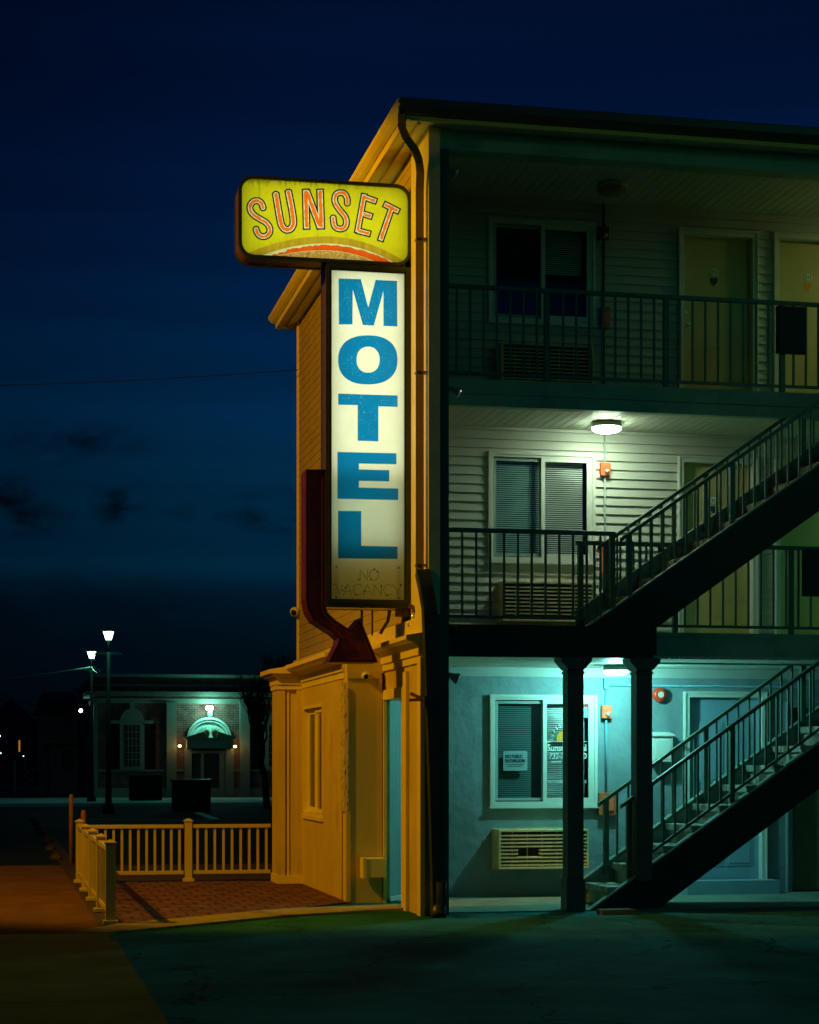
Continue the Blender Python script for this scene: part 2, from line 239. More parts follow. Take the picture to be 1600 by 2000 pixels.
# ---------------------------------------------------------------- object helpers
def tag(o, label, cat, group=None, kind=None):
    if label: o['label'] = label
    if cat: o['category'] = cat
    if group: o['group'] = group
    if kind: o['kind'] = kind
    return o
def thing(name, label, cat, loc=(0, 0, 0), group=None):
    o = bpy.data.objects.new(name, None); o.location = loc; COL.objects.link(o); o.empty_display_size = .2
    o['_l'] = 0; del o['_l']
    return tag(o, label, cat, group)
def world_loc(o):
    v = Vector((0, 0, 0)) 
    return Vector(o.location) if o.type == 'EMPTY' else v
class MB:
    def __init__(s): s.v = []; s.f = []; s.sm = []
    def add(s, vs, fs, sm=False):
        b = len(s.v); s.v += [tuple(v) for v in vs]
        for f in fs: s.f.append([b+i for i in f]); s.sm.append(sm)
        return s
    def box(s, x0, x1, y0, y1, z0, z1):
        if x0 > x1: x0, x1 = x1, x0
        if y0 > y1: y0, y1 = y1, y0
        if z0 > z1: z0, z1 = z1, z0
        return s.add([(x0, y0, z0), (x1, y0, z0), (x1, y1, z0), (x0, y1, z0), (x0, y0, z1), (x1, y0, z1), (x1, y1, z1), (x0, y1, z1)],
              [(0, 3, 2, 1), (4, 5, 6, 7), (0, 1, 5, 4), (1, 2, 6, 5), (2, 3, 7, 6), (3, 0, 4, 7)])
    def prism(s, pts, axis, a0, a1):
        n = len(pts); m = {'X': lambda p, a: (a, p[0], p[1]), 'Y': lambda p, a: (p[0], a, p[1]), 'Z': lambda p, a: (p[0], p[1], a)}[axis]
        vs = [m(p, a0) for p in pts]+[m(p, a1) for p in pts]
        fs = [tuple(range(n)), tuple(range(2*n-1, n-1, -1))]+[(i, i+n, (i+1) % n+n, (i+1) % n) for i in range(n)]
        return s.add(vs, fs)
    def quad(s, a, b, c, d): return s.add([a, b, c, d], [(0, 1, 2, 3)])
    def tube(s, pts, r, seg=10, caps=True, smooth=True):
        pts = [Vector(p) for p in pts]; k = len(pts); rs = r if isinstance(r, (list, tuple)) else [r]*k
        vs = []; prev = None
        for i, p in enumerate(pts):
            d = (pts[min(i+1, k-1)]-pts[max(i-1, 0)]).normalized()
            if prev is None:
                u = d.orthogonal().normalized()
            else:
                u = (prev-d*prev.dot(d)).normalized()
            prev = u; w = d.cross(u)
            for j in range(seg):
                a = 2*math.pi*j/seg; vs.append(p+(u*math.cos(a)+w*math.sin(a))*rs[i])
        fs = [(i*seg+j, i*seg+(j+1) % seg, (i+1)*seg+(j+1) % seg, (i+1)*seg+j) for i in range(k-1) for j in range(seg)]
        s.add(vs, fs, smooth)
        if caps:
            b = len(s.v)-len(vs); s.f.append([b+j for j in range(seg)][::-1]); s.sm.append(False); s.f.append([b+(k-1)*seg+j for j in range(seg)]); s.sm.append(False)
        return s
    def rtube(s, pts, w, h, up=(0, 0, 1)):    # rectangular section sweep
        pts = [Vector(p) for p in pts]; k = len(pts); vs = []
        for i, p in enumerate(pts):
            d = (pts[min(i+1, k-1)]-pts[max(i-1, 0)]).normalized(); U = Vector(up); sd = d.cross(U).normalized(); n2_ = sd.cross(d).normalized()
            for a, b in ((-1, -1), (1, -1), (1, 1), (-1, 1)): vs.append(p+sd*a*w/2+n2_*b*h/2)
        fs = [(i*4+j, i*4+(j+1) % 4, (i+1)*4+(j+1) % 4, (i+1)*4+j) for i in range(k-1) for j in range(4)]+[(3, 2, 1, 0), ((k-1)*4, (k-1)*4+1, (k-1)*4+2, (k-1)*4+3)]
        return s.add(vs, fs)
    def build(s, name, m, parent=None, label=None, bevel=0, smooth_all=False):
        me = bpy.data.meshes.new(name); me.from_pydata(s.v, [], s.f); me.materials.append(m)
        me.polygons.foreach_set('use_smooth', [bool(x) or smooth_all for x in s.sm]); 
        bm = bmesh.new(); bm.from_mesh(me); bmesh.ops.recalc_face_normals(bm, faces=bm.faces); bm.to_mesh(me); bm.free(); me.update()
        o = bpy.data.objects.new(name, me); COL.objects.link(o)
        if parent is not None: attach(o, parent)
        if label: o['label'] = label
        if bevel:
            b = o.modifiers.new('bevel', 'BEVEL'); b.width = bevel; b.segments = 2; b.limit_method = 'ANGLE'
        return o
def attach(o, parent):
    o.parent = parent; p = parent; v = Vector((0, 0, 0))
    while p is not None:
        if p.type == 'EMPTY': v = Vector(p.location)
        p = p.parent
    # every mesh keeps world coordinates; only the root empties are moved
    if parent.type == 'EMPTY': o.matrix_parent_inverse = Matrix.Translation(-v)
    return o
def lone(mb, name, m, label, cat, group=None, kind=None, **k):
    return tag(mb.build(name, m, None, **k), label, cat, group, kind)
def struct(mb, name, m): o = mb.build(name, m); o['kind'] = 'structure'; return o
def sphere(mb, c, r, seg=14, rings=8, sc=(1, 1, 1)):
    vs = []; c = Vector(c)
    for i in range(rings+1):
        th = math.pi*i/rings
        for j in range(seg):
            a = 2*math.pi*j/seg; vs.append((c.x+r*sc[0]*math.sin(th)*math.cos(a), c.y+r*sc[1]*math.sin(th)*math.sin(a), c.z+r*sc[2]*math.cos(th)))
    mb.add(vs, [(i*seg+j, i*seg+(j+1) % seg, (i+1)*seg+(j+1) % seg, (i+1)*seg+j) for i in range(rings) for j in range(seg)], True); return mb
def text(s, size, loc, m, parent, name, face='Y', width=None, bold=0, shear=0, align='LEFT', ysc=1):
    cu = bpy.data.curves.new(name, 'FONT'); cu.body = s; cu.size = size; cu.extrude = .001; cu.align_x = align; cu.offset = bold; cu.shear = shear; cu.resolution_u = 4
    ob = bpy.data.objects.new('tmp', cu); COL.objects.link(ob); bpy.context.view_layer.update()
    me = bpy.data.meshes.new_from_object(ob.evaluated_get(bpy.context.evaluated_depsgraph_get())); bpy.data.objects.remove(ob); me.name = name
    xs = [v.co.x for v in me.vertices]; w = max(xs)-min(xs); sx = (width/w) if width else 1
    for v in me.vertices:
        x, y, z = v.co; v.co = (loc[0]+x*sx, loc[1]-z, loc[2]+y*ysc)
    me.materials.clear(); me.materials.append(m); o = bpy.data.objects.new(name, me); COL.objects.link(o)
    if parent: attach(o, parent)
    return o

# ---------------------------------------------------------------- ground
KA = [atZ(229, 1811), atZ(560, 1780), atZ(787, 1774)]; KB = [atZ(211, 1827.5), atZ(560, 1793), atZ(795, 1779)]
g = MB(); g.quad((-400, -60, 0), (500, -60, 0), (500, 600, 0), (-400, 600, 0)); struct(g, 'ground', dirt)
g = MB(); g.quad((.89, -20, .006), (60, -20, .006), (60, 21.4, .006), (.89, 21.4, .006)); struct(g, 'parking_lot', asph)
g = MB(); g.quad((-60, 28.5, .006), (80, 28.5, .006), (80, 66.5, .006), (-60, 66.5, .006)); struct(g, 'street', roadm)
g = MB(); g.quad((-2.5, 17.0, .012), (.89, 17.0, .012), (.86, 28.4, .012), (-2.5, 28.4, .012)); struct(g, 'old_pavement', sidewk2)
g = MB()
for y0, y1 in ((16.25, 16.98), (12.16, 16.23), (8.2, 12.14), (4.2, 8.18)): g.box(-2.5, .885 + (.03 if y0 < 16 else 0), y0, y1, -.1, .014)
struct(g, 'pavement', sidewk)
# patio of pavers
g = MB(); g.add([(.95, 17.75, .02), KA[1][:2]+(.02,), (3.75, 20.3, .02), (3.7, 23.9, .02), (.9, 24.2, .02)], [(0, 1, 2, 3, 4)]); struct(g, 'patio', pavers)
k = MB()
a0 = (.55, 17.35); b0 = (.3, 16.95)
ptsA = [(-2.5, 17.0), (.62, 17.02), KA[0][:2], KA[1][:2], (4.0, 19.55)]; ptsB = [(-2.5, 16.99), (.60, 16.99), KB[0][:2], KB[1][:2], (4.0, 19.06)]
for i in range(1, 4):
    A, B, C, D = ptsA[i], ptsA[i+1], ptsB[i+1], ptsB[i]
    k.add([A+(.034,), B+(.034,), C+(.03,), D+(.03,), A+(-.1,), B+(-.1,), C+(-.1,), D+(-.1,)], [(0, 1, 2, 3), (3, 2, 6, 7), (0, 4, 5, 1), (0, 3, 7, 4), (1, 5, 6, 2)])
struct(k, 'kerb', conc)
g = MB(); g.box(4.12, 16, 18.55, 20.72, -.1, .018); struct(g, 'walkway', walkc)
g = MB(); g.quad((.84, 17.1, .016), (1.02, 17.8, .016), (1.0, 40, .016), (.74, 40, .016)); struct(g, 'planting_strip', dirt)
# lines of paint in the far car park
g = MB()
for (x0, y0, x1, y1) in ((378, 1587, 412, 1600), (150, 1600, 300, 1601)):
    A = atZ(x0, y0, .01); B = atZ(x1, y1, .01); g.quad(A, B, (B[0]+.25, B[1], .01), (A[0]+.25, A[1], .01))
struct(g, 'parking_line', farwalk)
g = MB(); g.box(-60, 80, 66.5, 77.1, -.2, .12); struct(g, 'far_pavement', farwalk)
linem = mat('worn_line_paint', (.16, .22, .20), .8, var=.4, vs=12, stain=(.02, .05, .045), ss=9, sr=(.42, .55))
g = MB()
for (x0, y0, x1, y1) in ((1338, 1763, 1382, 1778), (1435, 1764, 1492, 1778), (1545, 1766, 1600, 1774)):
    A = atZ(x0, y0, .012); B = atZ(x1, y1, .012); g.quad(A, B, (B[0]+.1, B[1], .012), (A[0]+.1, A[1], .012))
struct(g, 'bay_line', linem)
A = atZ(1176, 1789); g = MB(); g.prism([(A[1], 0), (A[1]+.02, .06), (A[1]+.17, .06), (A[1]+.19, 0)], 'X', A[0], A[0]+.36); lone(g, 'concrete_block', mat('dark_concrete', (.05, .09, .08), .85, var=.25), 'low concrete block on the asphalt at the foot of the stair', 'block', bevel=.01)

# ---------------------------------------------------------------- motel building
BX = 4.05; YW = 20.7; YB = 19.42; XE = 16.0
motel = thing('motel_building', 'three storey motel with open balconies, blue ground floor and grey lap siding above', 'building', (4.05, 18.3, 0))
Z2 = 2.88; Z3 = 5.49
def holes(x0, x1, z0, z1, hs, fn):
    xs = sorted({x0, x1, *[h[0] for h in hs], *[h[1] for h in hs]}); xs = [x for x in xs if x0 <= x <= x1]
    for a, b in zip(xs[:-1], xs[1:]):
        cuts = sorted([(h[2], h[3]) for h in hs if h[0] <= a+1e-6 and h[1] >= b-1e-6]); z = z0
        for c0, c1 in cuts:
            if c0 > z: fn(a, b, z, c0)
            z = max(z, c1)
        if z < z1: fn(a, b, z, z1)
def lap(mb, a, b, z0, z1, P, axis='Y', cs=.1, out_=.023):
    k0 = math.floor(z0/cs+1e-6)
    i = k0
    while i*cs < z1-1e-6:
        zb = i*cs; zt = zb+cs; u0 = max(zb, z0); u1 = min(zt, z1); o0 = out_*(zt-u0)/cs; o1 = out_*(zt-u1)/cs
        if axis == 'Y': f = lambda t, o, z: (t, P-o, z)
        else: f = lambda t, o, z: (P-o, t, z)
        mb.quad(f(a, o0, u0), f(b, o0, u0), f(b, o1, u1), f(a, o1, u1)); mb.quad(f(a, 0, u0), f(b, 0, u0), f(b, o0, u0), f(a, o0, u0)); i += 1
WIN = {1: (5.29, 6.49, 1.03, 2.24), 2: (5.27, 6.47, 3.755, 4.945), 3: (5.27, 6.47, 6.42, 7.54)}
DR2 = [(7.47, 8.43, 2.88, 4.98), (8.64, 9.60, 2.88, 4.98), (12.2, 13.1, 2.88, 4.98)]; DR3 = [(7.47, 8.43, 5.49, 7.565), (8.62, 9.58, 5.49, 7.585), (12.2, 13.1, 5.49, 7.57)]
DR1 = [(7.54, 8.54, .02, 2.31), (8.78, 9.78, .02, 2.2)]
m = MB(); holes(4.1, XE, 2.86, 5.25, [WIN[2]]+DR2, lambda a, b, c, d: lap(m, a, b, c, d, YW)); m.build('middle_storey_wall', siding, motel)
m = MB(); holes(4.1, XE, 5.45, 7.85, [WIN[3]]+DR3, lambda a, b, c, d: lap(m, a, b, c, d, YW)); m.build('upper_storey_wall', siding, motel)
m = MB(); holes(4.1, XE, -.05, 2.6, [WIN[1]]+DR1, lambda a, b, c, d: m.quad((a, YW, c), (b, YW, c), (b, YW, d), (a, YW, d))); m.build('ground_storey_wall', stucco, motel)
# back of the building (dark rooms) and gable wall with lap siding
m = MB(); m.box(4.3, XE, YW+.6, 26.7, 0, 7.6); m.box(BX+.02, 4.28, YW+.02, 26.78, 0, 7.6); m.build('room_block', dark_in, motel)
m = MB(); lap(m, 18.3, 26.8, 2.9, 7.72, BX, 'X', cs=.11, out_=.006); m.quad((4.1, 26.8, 0), (16, 26.8, 0), (16, 26.8, 7.7), (4.1, 26.8, 7.7)); m.build('side_wall', sidingc, motel)
m = MB(); m.box(BX-.014, BX+.1, 18.25, 19.08, 2.95, 7.69); m.build('corner_board', mat('pale_board', (.70, .66, .34), .55, var=.12, vs=2, stain=(.45, .42, .2), ss=2, sr=(.5, .75)), motel); m = MB(); m.box(BX-.025, BX+.05, 26.76, 26.84, 2.93, 7.69); m.build('corner_board', trimm, motel)
m = MB(); m.box(3.98, 4.1, 18.28, 26.85, 2.72, 2.935); m.build('band_board', trimm, motel)
# ground floor side wall, door opening
m = MB(); m.box(3.98, 4.12, 18.3, 19.16, -.05, 2.72); m.box(3.985, 4.11, 19.16, 20.2, 2.235, 2.72); m.box(3.985, 4.01, 20.2, 20.78, -.05, 2.72); m.build('lower_side_wall', cream, motel)
m = MB(); m.box(3.955, 4.13, 19.1, 19.19, 0, 2.26); m.box(3.955, 3.99, 20.1, 20.2, 0, 2.26); m.box(3.95, 4.12, 19.1, 20.2, 2.17, 2.275); m.box(3.945, 3.975, 18.9, 19.06, 0, 2.42); m.box(3.955, 4.0, 18.26, 18.42, 0, 2.53)
m.build('doorway_frame', trimm, motel)
m = MB(); A = Vector((4.0, 20.16, 0)); Bv = Vector((4.20, 20.42, 0)); nrm = Vector((.79, -.61, 0))*.035
m.add([tuple(A+Vector((0, 0, .05))), tuple(Bv+Vector((0, 0, .05))), tuple(Bv+nrm+Vector((0, 0, .05))), tuple(A+nrm+Vector((0, 0, .05))), tuple(A+Vector((0, 0, 2.17))), tuple(Bv+Vector((0, 0, 2.17))), tuple(Bv+nrm+Vector((0, 0, 2.17))), tuple(A+nrm+Vector((0, 0, 2.17)))],
      [(0, 1, 2, 3), (4, 5, 6, 7), (0, 1, 5, 4), (1, 2, 6, 5), (2, 3, 7, 6), (3, 0, 4, 7)])
sd = m.build('door', teal, motel, label='teal door standing open in the side doorway')
m = MB(); q = nrm*1.4
m.add([tuple(A+nrm+Vector((0, 0, .02))), tuple(Bv+nrm+Vector((0, 0, .02))), tuple(Bv+q+Vector((0, 0, .02))), tuple(A+q+Vector((0, 0, .02))), tuple(A+nrm+Vector((0, 0, .07))), tuple(Bv+nrm+Vector((0, 0, .07))), tuple(Bv+q+Vector((0, 0, .06))), tuple(A+q+Vector((0, 0, .06)))],
      [(0, 1, 2, 3), (4, 5, 6, 7), (0, 1, 5, 4), (1, 2, 6, 5), (2, 3, 7, 6), (3, 0, 4, 7)]); m.build('door_sweep', white_tr, sd)
# entrance bay
m = MB(); 
WB = (21.76, 23.22, .87, 2.185)
def bayq(a, b, c, d): m.quad((3.57, a, c), (3.57, b, c), (3.57, b, d), (3.57, a, d))
holes(20.45, 23.36, -.05, 2.45, [WB], bayq)
m.box(3.30, 3.57, 23.37, 23.9, 0, 2.45); m.box(3.28, 3.36, 23.34, 23.92, 0, 2.45); m.box(3.50, 3.59, 23.335, 23.4, 0, 2.45); m.box(3.57, 3.98, 23.37, 23.9, 0, 2.45)
m.build('bay_wall', cream, motel)
m = MB(); m.box(3.265, 3.60, 23.32, 23.94, 0, .12); m.box(3.385, 3.41, 23.355, 23.38, .12, 2.4); m.box(3.265, 3.57, 23.325, 23.95, 2.40, 2.46); m.build('pilaster', trimm, motel)
m = MB(); m.box(3.57, 3.94, 20.15, 20.5, 0, 2.46); m.box(3.575, 3.98, 20.2, 20.5, 2.46, 2.74); m.box(3.555, 3.60, 20.135, 20.2, 0, 1.0); m.box(3.90, 3.945, 20.14, 20.3, 0, 2.44); m.box(3.57, 3.94, 20.135, 20.16, 2.40, 2.47); m.build('corner_pier', cream, motel)
tape = mat('printed_tape', (.6, .55, .4), .5, var=.05)
nn = tape.node_tree; vv = nn.nodes.new('ShaderNodeTexVoronoi'); vv.inputs['Scale'].default_value = 9; co_ = nn.nodes.new('ShaderNodeTexCoord'); mp_ = nn.nodes.new('ShaderNodeMapping'); mp_.inputs['Scale'].default_value = (3, 2.4, 1.6)
nn.links.new(co_.outputs['Object'], mp_.inputs[0]); nn.links.new(mp_.outputs[0], vv.inputs['Vector']); rr_ = nn.nodes.new('ShaderNodeValToRGB'); rr_.color_ramp.elements[0].position = .28; rr_.color_ramp.elements[0].color = (.16, .12, .06, 1); rr_.color_ramp.elements[1].position = .36; rr_.color_ramp.elements[1].color = (.55, .5, .36, 1)
nn.links.new(vv.outputs['Distance'], rr_.inputs[0]); nn.links.new(rr_.outputs[0], nn.nodes['Principled BSDF'].inputs['Base Color'])
m = MB(); m.box(3.548, 3.571, 20.2, 20.44, .98, 2.36); m.box(3.563, 3.58, 20.13, 20.148, 1.0, 2.3); m.build('printed_tape', tape, motel)
def cornice(mb, x0, y0, y1, zb, zt, outp, ye0=0, ye1=0):
    pts = [(x0, zb), (x0-.03, zb), (x0-.03, zb+.07), (x0-.05, zb+.075), (x0-.05, zb+.15), (x0-outp*.55, zb+.20), (x0-outp*.85, zt-.06), (x0-outp, zt-.04), (x0-outp, zt), (x0+.05, zt+.04)]
    mb.prism(pts, 'Y', y0, y1)
m = MB(); cornice(m, 3.59, 20.3, 23.34, 2.41, 2.68, .24)
cornice(m, 3.99, 18.28, 20.35, 2.48, 2.745, .17)
# the pilaster's own cornice (front and left return)
for i, (o_, za, zb_) in enumerate(((.035, 2.46, 2.53), (.06, 2.53, 2.555), (.095, 2.555, 2.59), (.14, 2.59, 2.625))): m.box(3.29-o_, 3.36+.2, 23.34-o_, 23.95+o_, za, zb_)
m.prism([(3.15, 2.625), (3.15, 2.64), (4.0, 2.78), (4.0, 2.62)], 'Y', 23.2, 24.07); m.prism([(3.36, 2.682), (3.36, 2.69), (4.0, 2.76), (4.0, 2.6)], 'Y', 20.45, 23.3)
m.build('cornice', trimm, motel)
m = MB(); m.box(3.57, 4.1, 20.5, 23.9, 2.42, 2.6); m.build('bay_ceiling', dark_in, motel)
# bay window
m = MB(); y0, y1, z0, z1 = WB
def fr(mb, y0, y1, z0, z1, t, x0, x1):
    mb.box(x0, x1, y0, y0+t, z0, z1); mb.box(x0, x1, y1-t, y1, z0, z1); mb.box(x0, x1, y0+t, y1-t, z0, z0+t); mb.box(x0, x1, y0+t, y1-t, z1-t, z1)
fr(m, y0, y1, z0, z1, .035, 3.56, 3.68); m.box(3.545, 3.6, y0-.02, y1+.02, z0-.045, z0+.002)
bw = m.build('window', trimm, motel)
m = MB(); fr(m, y0+.04, y0+.78, z0+.04, z1-.04, .05, 3.60, 3.625); fr(m, y0+.7, y1-.04, z0+.04, z1-.04, .06, 3.625, 3.645); m.build('sash', mat('sash_cream', (.85, .76, .2), .45), bw)
m = MB(); m.quad((3.612, y0+.08, z0+.08), (3.612, y0+.74, z0+.08), (3.612, y0+.74, z1-.08), (3.612, y0+.08, z1-.08)); m.quad((3.635, y0+.74, z0+.08), (3.635, y1-.08, z0+.08), (3.635, y1-.08, z1-.08), (3.635, y0+.74, z1-.08)); m.build('pane', pane, bw)
m = MB()
for i in range(48):
    z = z0+.06+i*.0255
    if z < z1-.05: m.quad((3.70, y0+.02, z), (3.70, y1-.02, z), (3.715, y1-.02, z+.016), (3.715, y0+.02, z+.016))
m.build('blind', mat('brown_blind', (.26, .17, .04), .6, var=.2, vs=3), bw)
m = MB(); m.box(3.85, 3.9, y0-.1, y1+.1, z0-.1, z1+.1); m.build('dark_room', dark_in, bw)
# slabs, beams, ceilings
m = MB(); m.box(4.12, 6.49, 18.6, YB, 2.60, Z2); m.box(4.12, 6.49, YB, YW, 2.62, Z2); m.build('landing_slab', darkbeam, motel)
m = MB(); m.box(4.24, 6.44, 18.56, 18.68, 2.56, 2.86); m.box(6.44, 6.475, 18.555, 19.3, 2.72, 2.885); m.build('landing_beam', darkbeam, motel)
m = MB(); m.box(6.48, XE, YB, YW, 2.63, Z2); m.box(6.48, XE, YB-.03, YB+.1, 2.55, 2.84); m.box(6.48, XE, YB-.045, YB, 2.84, 2.885); m.build('balcony_slab', greenp, motel)
m = MB(); m.box(4.12, XE, YB, YW, 5.27, Z3); m.box(4.12, XE, YB-.03, YB+.08, 5.345, 5.49); m.box(4.12, XE, YB-.015, YB+.1, 5.215, 5.345); m.box(4.12, XE, YB-.04, YB-.02, 5.34, 5.358); m.build('balcony_slab', greenp, motel)
def ceil(mb, x0, x1, y0, y1, z, step=.105):
    x = x0
    while x < x1:
        e_ = min(x+step, x1); mb.box(x, e_-.008, y0, y1, z, z+.02); x += step
    mb.box(x0, x1, y0, y1, z+.02, z+.03)
m = MB(); ceil(m, 4.14, 14, 18.68, YW, 2.565); m.build('ground_ceiling', ceilm, motel)
m = MB(); ceil(m, 4.14, 14, YB+.1, YW, 5.235); m.build('middle_ceiling', ceilm, motel)
m = MB(); ceil(m, 4.14, 14, 18.5, YW, 7.79); m.build('upper_ceiling', ceilm, motel)
m = MB(); m.box(4.14, XE, YW-.035, YW, 2.46, 2.56); m.box(4.14, XE, YW-.05, YW, 2.545, 2.563); m.build('frieze_board', mat('grey_trim', (.42, .46, .42), .6, var=.1, vs=2), motel)
m = MB(); m.box(4.1, XE, 18.3, 18.5, 7.50, 7.79); m.box(4.1, XE, 18.285, 18.3, 7.5, 7.53); m.build('roof_beam', greenp, motel)
# roof with overhang: soffit, fascia, gutter, hip
RX = 3.765; RY = 18.0; YR = 27.1
m = MB()
y = RY
while y < YR: m.box(RX+.02, BX+.02, y, min(y+.1, YR)-.006, 7.70, 7.72); y += .1
m.box(RX+.02, BX+.03, RY, YR, 7.72, 7.73); m.build('side_soffit', mat('sign_lit_soffit', (.80, .78, .22), .5, var=.08, vs=1.2, stain=(.6, .56, .14)), motel)  # yellow sign light on the side soffit is put into its colour
m = MB()
x = BX+.02
while x < 14: m.box(x, x+.19, RY+.02, 18.3, 7.70, 7.72); x += .2
m.box(BX+.02, 14, RY+.02, 18.3, 7.72, 7.73); m.build('soffit', ceilm, motel)
m = MB(); m.box(RX, RX+.03, RY, YR, 7.665, 7.80); m.box(RX+.14, RX+.17, RY+.15, YR-.1, 7.672, 7.70); m.box(RX+.03, 14, YR-.03, YR, 7.665, 7.8); m.box(RX+.03, 16, RY+.01, RY+.03, 7.66, 7.8); m.build('fascia', trimm, motel)
m = MB(); m.prism([(RX-.01, 7.745), (RX-.05, 7.76), (RX-.095, 7.80), (RX-.10, 7.84), (RX-.09, 7.845), (RX-.0, 7.845)], 'Y', RY-.06, YR+.05); m.build('side_gutter', trimm, motel)
m = MB(); m.prism([(RY+.01, 7.70), (RY-.05, 7.71), (RY-.1, 7.76), (RY-.105, 7.83), (RY-.1, 7.84), (RY+.01, 7.84)], 'X', RX-.08, 15); m.build('front_gutter', gutterm, motel)
m = MB(); rz = 7.83; m.add([(RX-.05, RY-.05, rz), (16, RY-.05, rz), (16, 22.6, rz+.55), (8.3, 22.6, rz+.55), (RX-.05, YR+.05, rz), (16, YR+.05, rz)], [(0, 1, 2, 3), (0, 3, 4), (3, 2, 5, 4), (0, 4, 5, 1)]); m.build('roof', roofm, motel)
# corner post and columns
m = MB(); m.box(4.065, 4.245, 18.28, 18.52, 0, 7.5); m.box(4.10, 4.13, 18.268, 18.28, 0, 7.5); m.build('corner_post', postm, motel)
for xc in (5.62, 6.345):
    m = MB(); w = .083; zb = 0 if xc < 6 else .3
    m.box(xc-w, xc+w, 18.56, 18.74, zb, 2.5)
    m.prism([(xc-w, 2.44), (xc-w-.075, 2.52), (xc-w-.085, 2.56), (xc+w+.085, 2.56), (xc+w+.075, 2.52), (xc+w, 2.44)], 'Y', 18.53, 18.78); m.box(xc-w-.01, xc+w+.01, 18.548, 18.755, 2.40, 2.42)
    if xc < 6: m.box(xc-w-.015, xc+w+.015, 18.545, 18.76, 0, .33)
    m.build('column', postm, motel)
# windows on the walkway
def window(fl, glassm, dark_left=True):
    x0, x1, z0, z1 = WIN[fl]; Yf = YW-.045; xm = (x0+x1)/2+.0
    m = MB()
    def fx(x0, x1, z0, z1, t, ya, yb): m.box(x0, x0+t, ya, yb, z0, z1); m.box(x1-t, x1, ya, yb, z0, z1); m.box(x0+t, x1-t, ya, yb, z0, z0+t); m.box(x0+t, x1-t, ya, yb, z1-t, z1)
    fx(x0-.02, x1+.02, z0-.02, z1+.02, .034, Yf, YW+.02); fx(x0+.01, x1-.01, z0+.01, z1-.01, .028, YW-.03, YW+.05); m.box(x0-.03, x1+.03, Yf-.015, YW, z0-.035, z0-.012)
    wo = m.build('window', white_tr, motel)
    m = MB(); fx(xm-.01, x1-.035, z0+.035, z1-.035, .045, YW-.028, YW-.004); m.build('sash', white_tr, wo)
    m = MB(); fx(x0+.05, xm+.01, z0+.05, z1-.05, .03, YW+.005, YW+.025); m.build('sash', greym, wo)
    m = MB(); m.quad((x0+.06, YW+.015, z0+.06), (xm, YW+.015, z0+.06), (xm, YW+.015, z1-.06), (x0+.06, YW+.015, z1-.06)); m.build('pane', pane_d, wo)
    m = MB(); m.quad((xm+.02, YW-.012, z0+.08), (x1-.08, YW-.012, z0+.08), (x1-.08, YW-.012, z1-.08), (xm+.02, YW-.012, z1-.08)); m.build('pane', glassm, wo)
    m = MB(); z = z0+.06
    while z < z1-.08:
        a_ = x0+.07; b_ = x1-.1 if fl != 3 else x1-.1
        if fl == 3 and (z < z0+.55): z += .022; continue
        if fl == 1:
            m.quad((a_, YW+.07, z), (xm-.12, YW+.07, z), (xm-.12, YW+.085, z+.017), (a_, YW+.085, z+.017))
            m.quad((xm+.03, YW+.07, z), (b_, YW+.07, z), (b_, YW+.085, z+.017), (xm+.03, YW+.085, z+.017))
        else: m.quad((a_ if fl == 2 else xm, YW+.07, z), (b_, YW+.07, z), (b_, YW+.085, z+.017), (a_ if fl == 2 else xm, YW+.085, z+.017))
        z += .0235
    m.build('blind', blindm, wo)
    m = MB(); m.box(x0-.05, x1+.05, YW+.25, YW+.3, z0-.05, z1+.05); m.box(x0-.08, x0-.05, YW+.03, YW+.3, z0-.05, z1+.05); m.box(x1+.05, x1+.08, YW+.03, YW+.3, z0-.05, z1+.05); m.box(x0-.05, x1+.05, YW+.03, YW+.3, z1+.03, z1+.06); m.box(x0-.05, x1+.05, YW+.03, YW+.3, z0-.08, z0-.05); m.build('dark_room', dark_in, wo)
    return wo
w1 = window(1, pane); w2 = window(2, pane); w3 = window(3, pane)
# notice and window lettering of the office
yl = YW-.02
A = atY(983, 1467, YW+.01); B = atY(1030, 1505, YW+.01); m = MB(); m.box(A[0], B[0], YW+.004, YW+.008, B[2], A[2]); nb_ = m.build('notice', paper, w1)
text('NO PUBLIC', .052, (A[0]+.022, YW+.001, A[2]-.075), ink, w1, 'notice_lettering', width=.20, bold=.0015)
text('BATHROOM', .052, (A[0]+.022, YW+.001, A[2]-.125), ink, w1, 'notice_lettering', width=.22, bold=.0015)
m = MB(); m.box(A[0]+.02, A[0]+.235, YW, YW+.003, A[2]-.15, A[2]-.145); m.box(A[0]+.04, A[0]+.21, YW, YW+.003, A[2]-.172, A[2]-.167); m.build('notice_small_print', ink, w1)
P = lambda x, y: atY(x, y, yl)
c = P(1101, 1447); m = MB(); pts = [(c[0]+.082*math.cos(a), c[2]+.115*math.sin(a)) for a in [math.pi*i/16 for i in range(17)]]; m.prism(pts, 'Y', yl, yl-.002); m.build('sun_emblem', sunink, w1)
m = MB()
for i in range(11):
    a = math.pi*(i+.3)/10.6; r0, r1 = .125, .165; d = .006
    x_, z_ = math.cos(a), math.sin(a); m.prism([(c[0]+r0*x_-d*z_, c[2]+r0*z_*1.2+d*x_), (c[0]+r1*x_-d*.6*z_, c[2]+r1*z_*1.2), (c[0]+r1*x_+d*.6*z_, c[2]+r1*z_*1.2), (c[0]+r0*x_+d*z_, c[2]+r0*z_*1.2-d*x_)], 'Y', yl, yl-.002)
for zz in (P(1100, 1448)[2],): m.box(P(1064, 1448)[0], P(1147, 1448)[0], yl-.002, yl, zz-.004, zz+.002)
m.build('sun_rays', whiteink, w1)
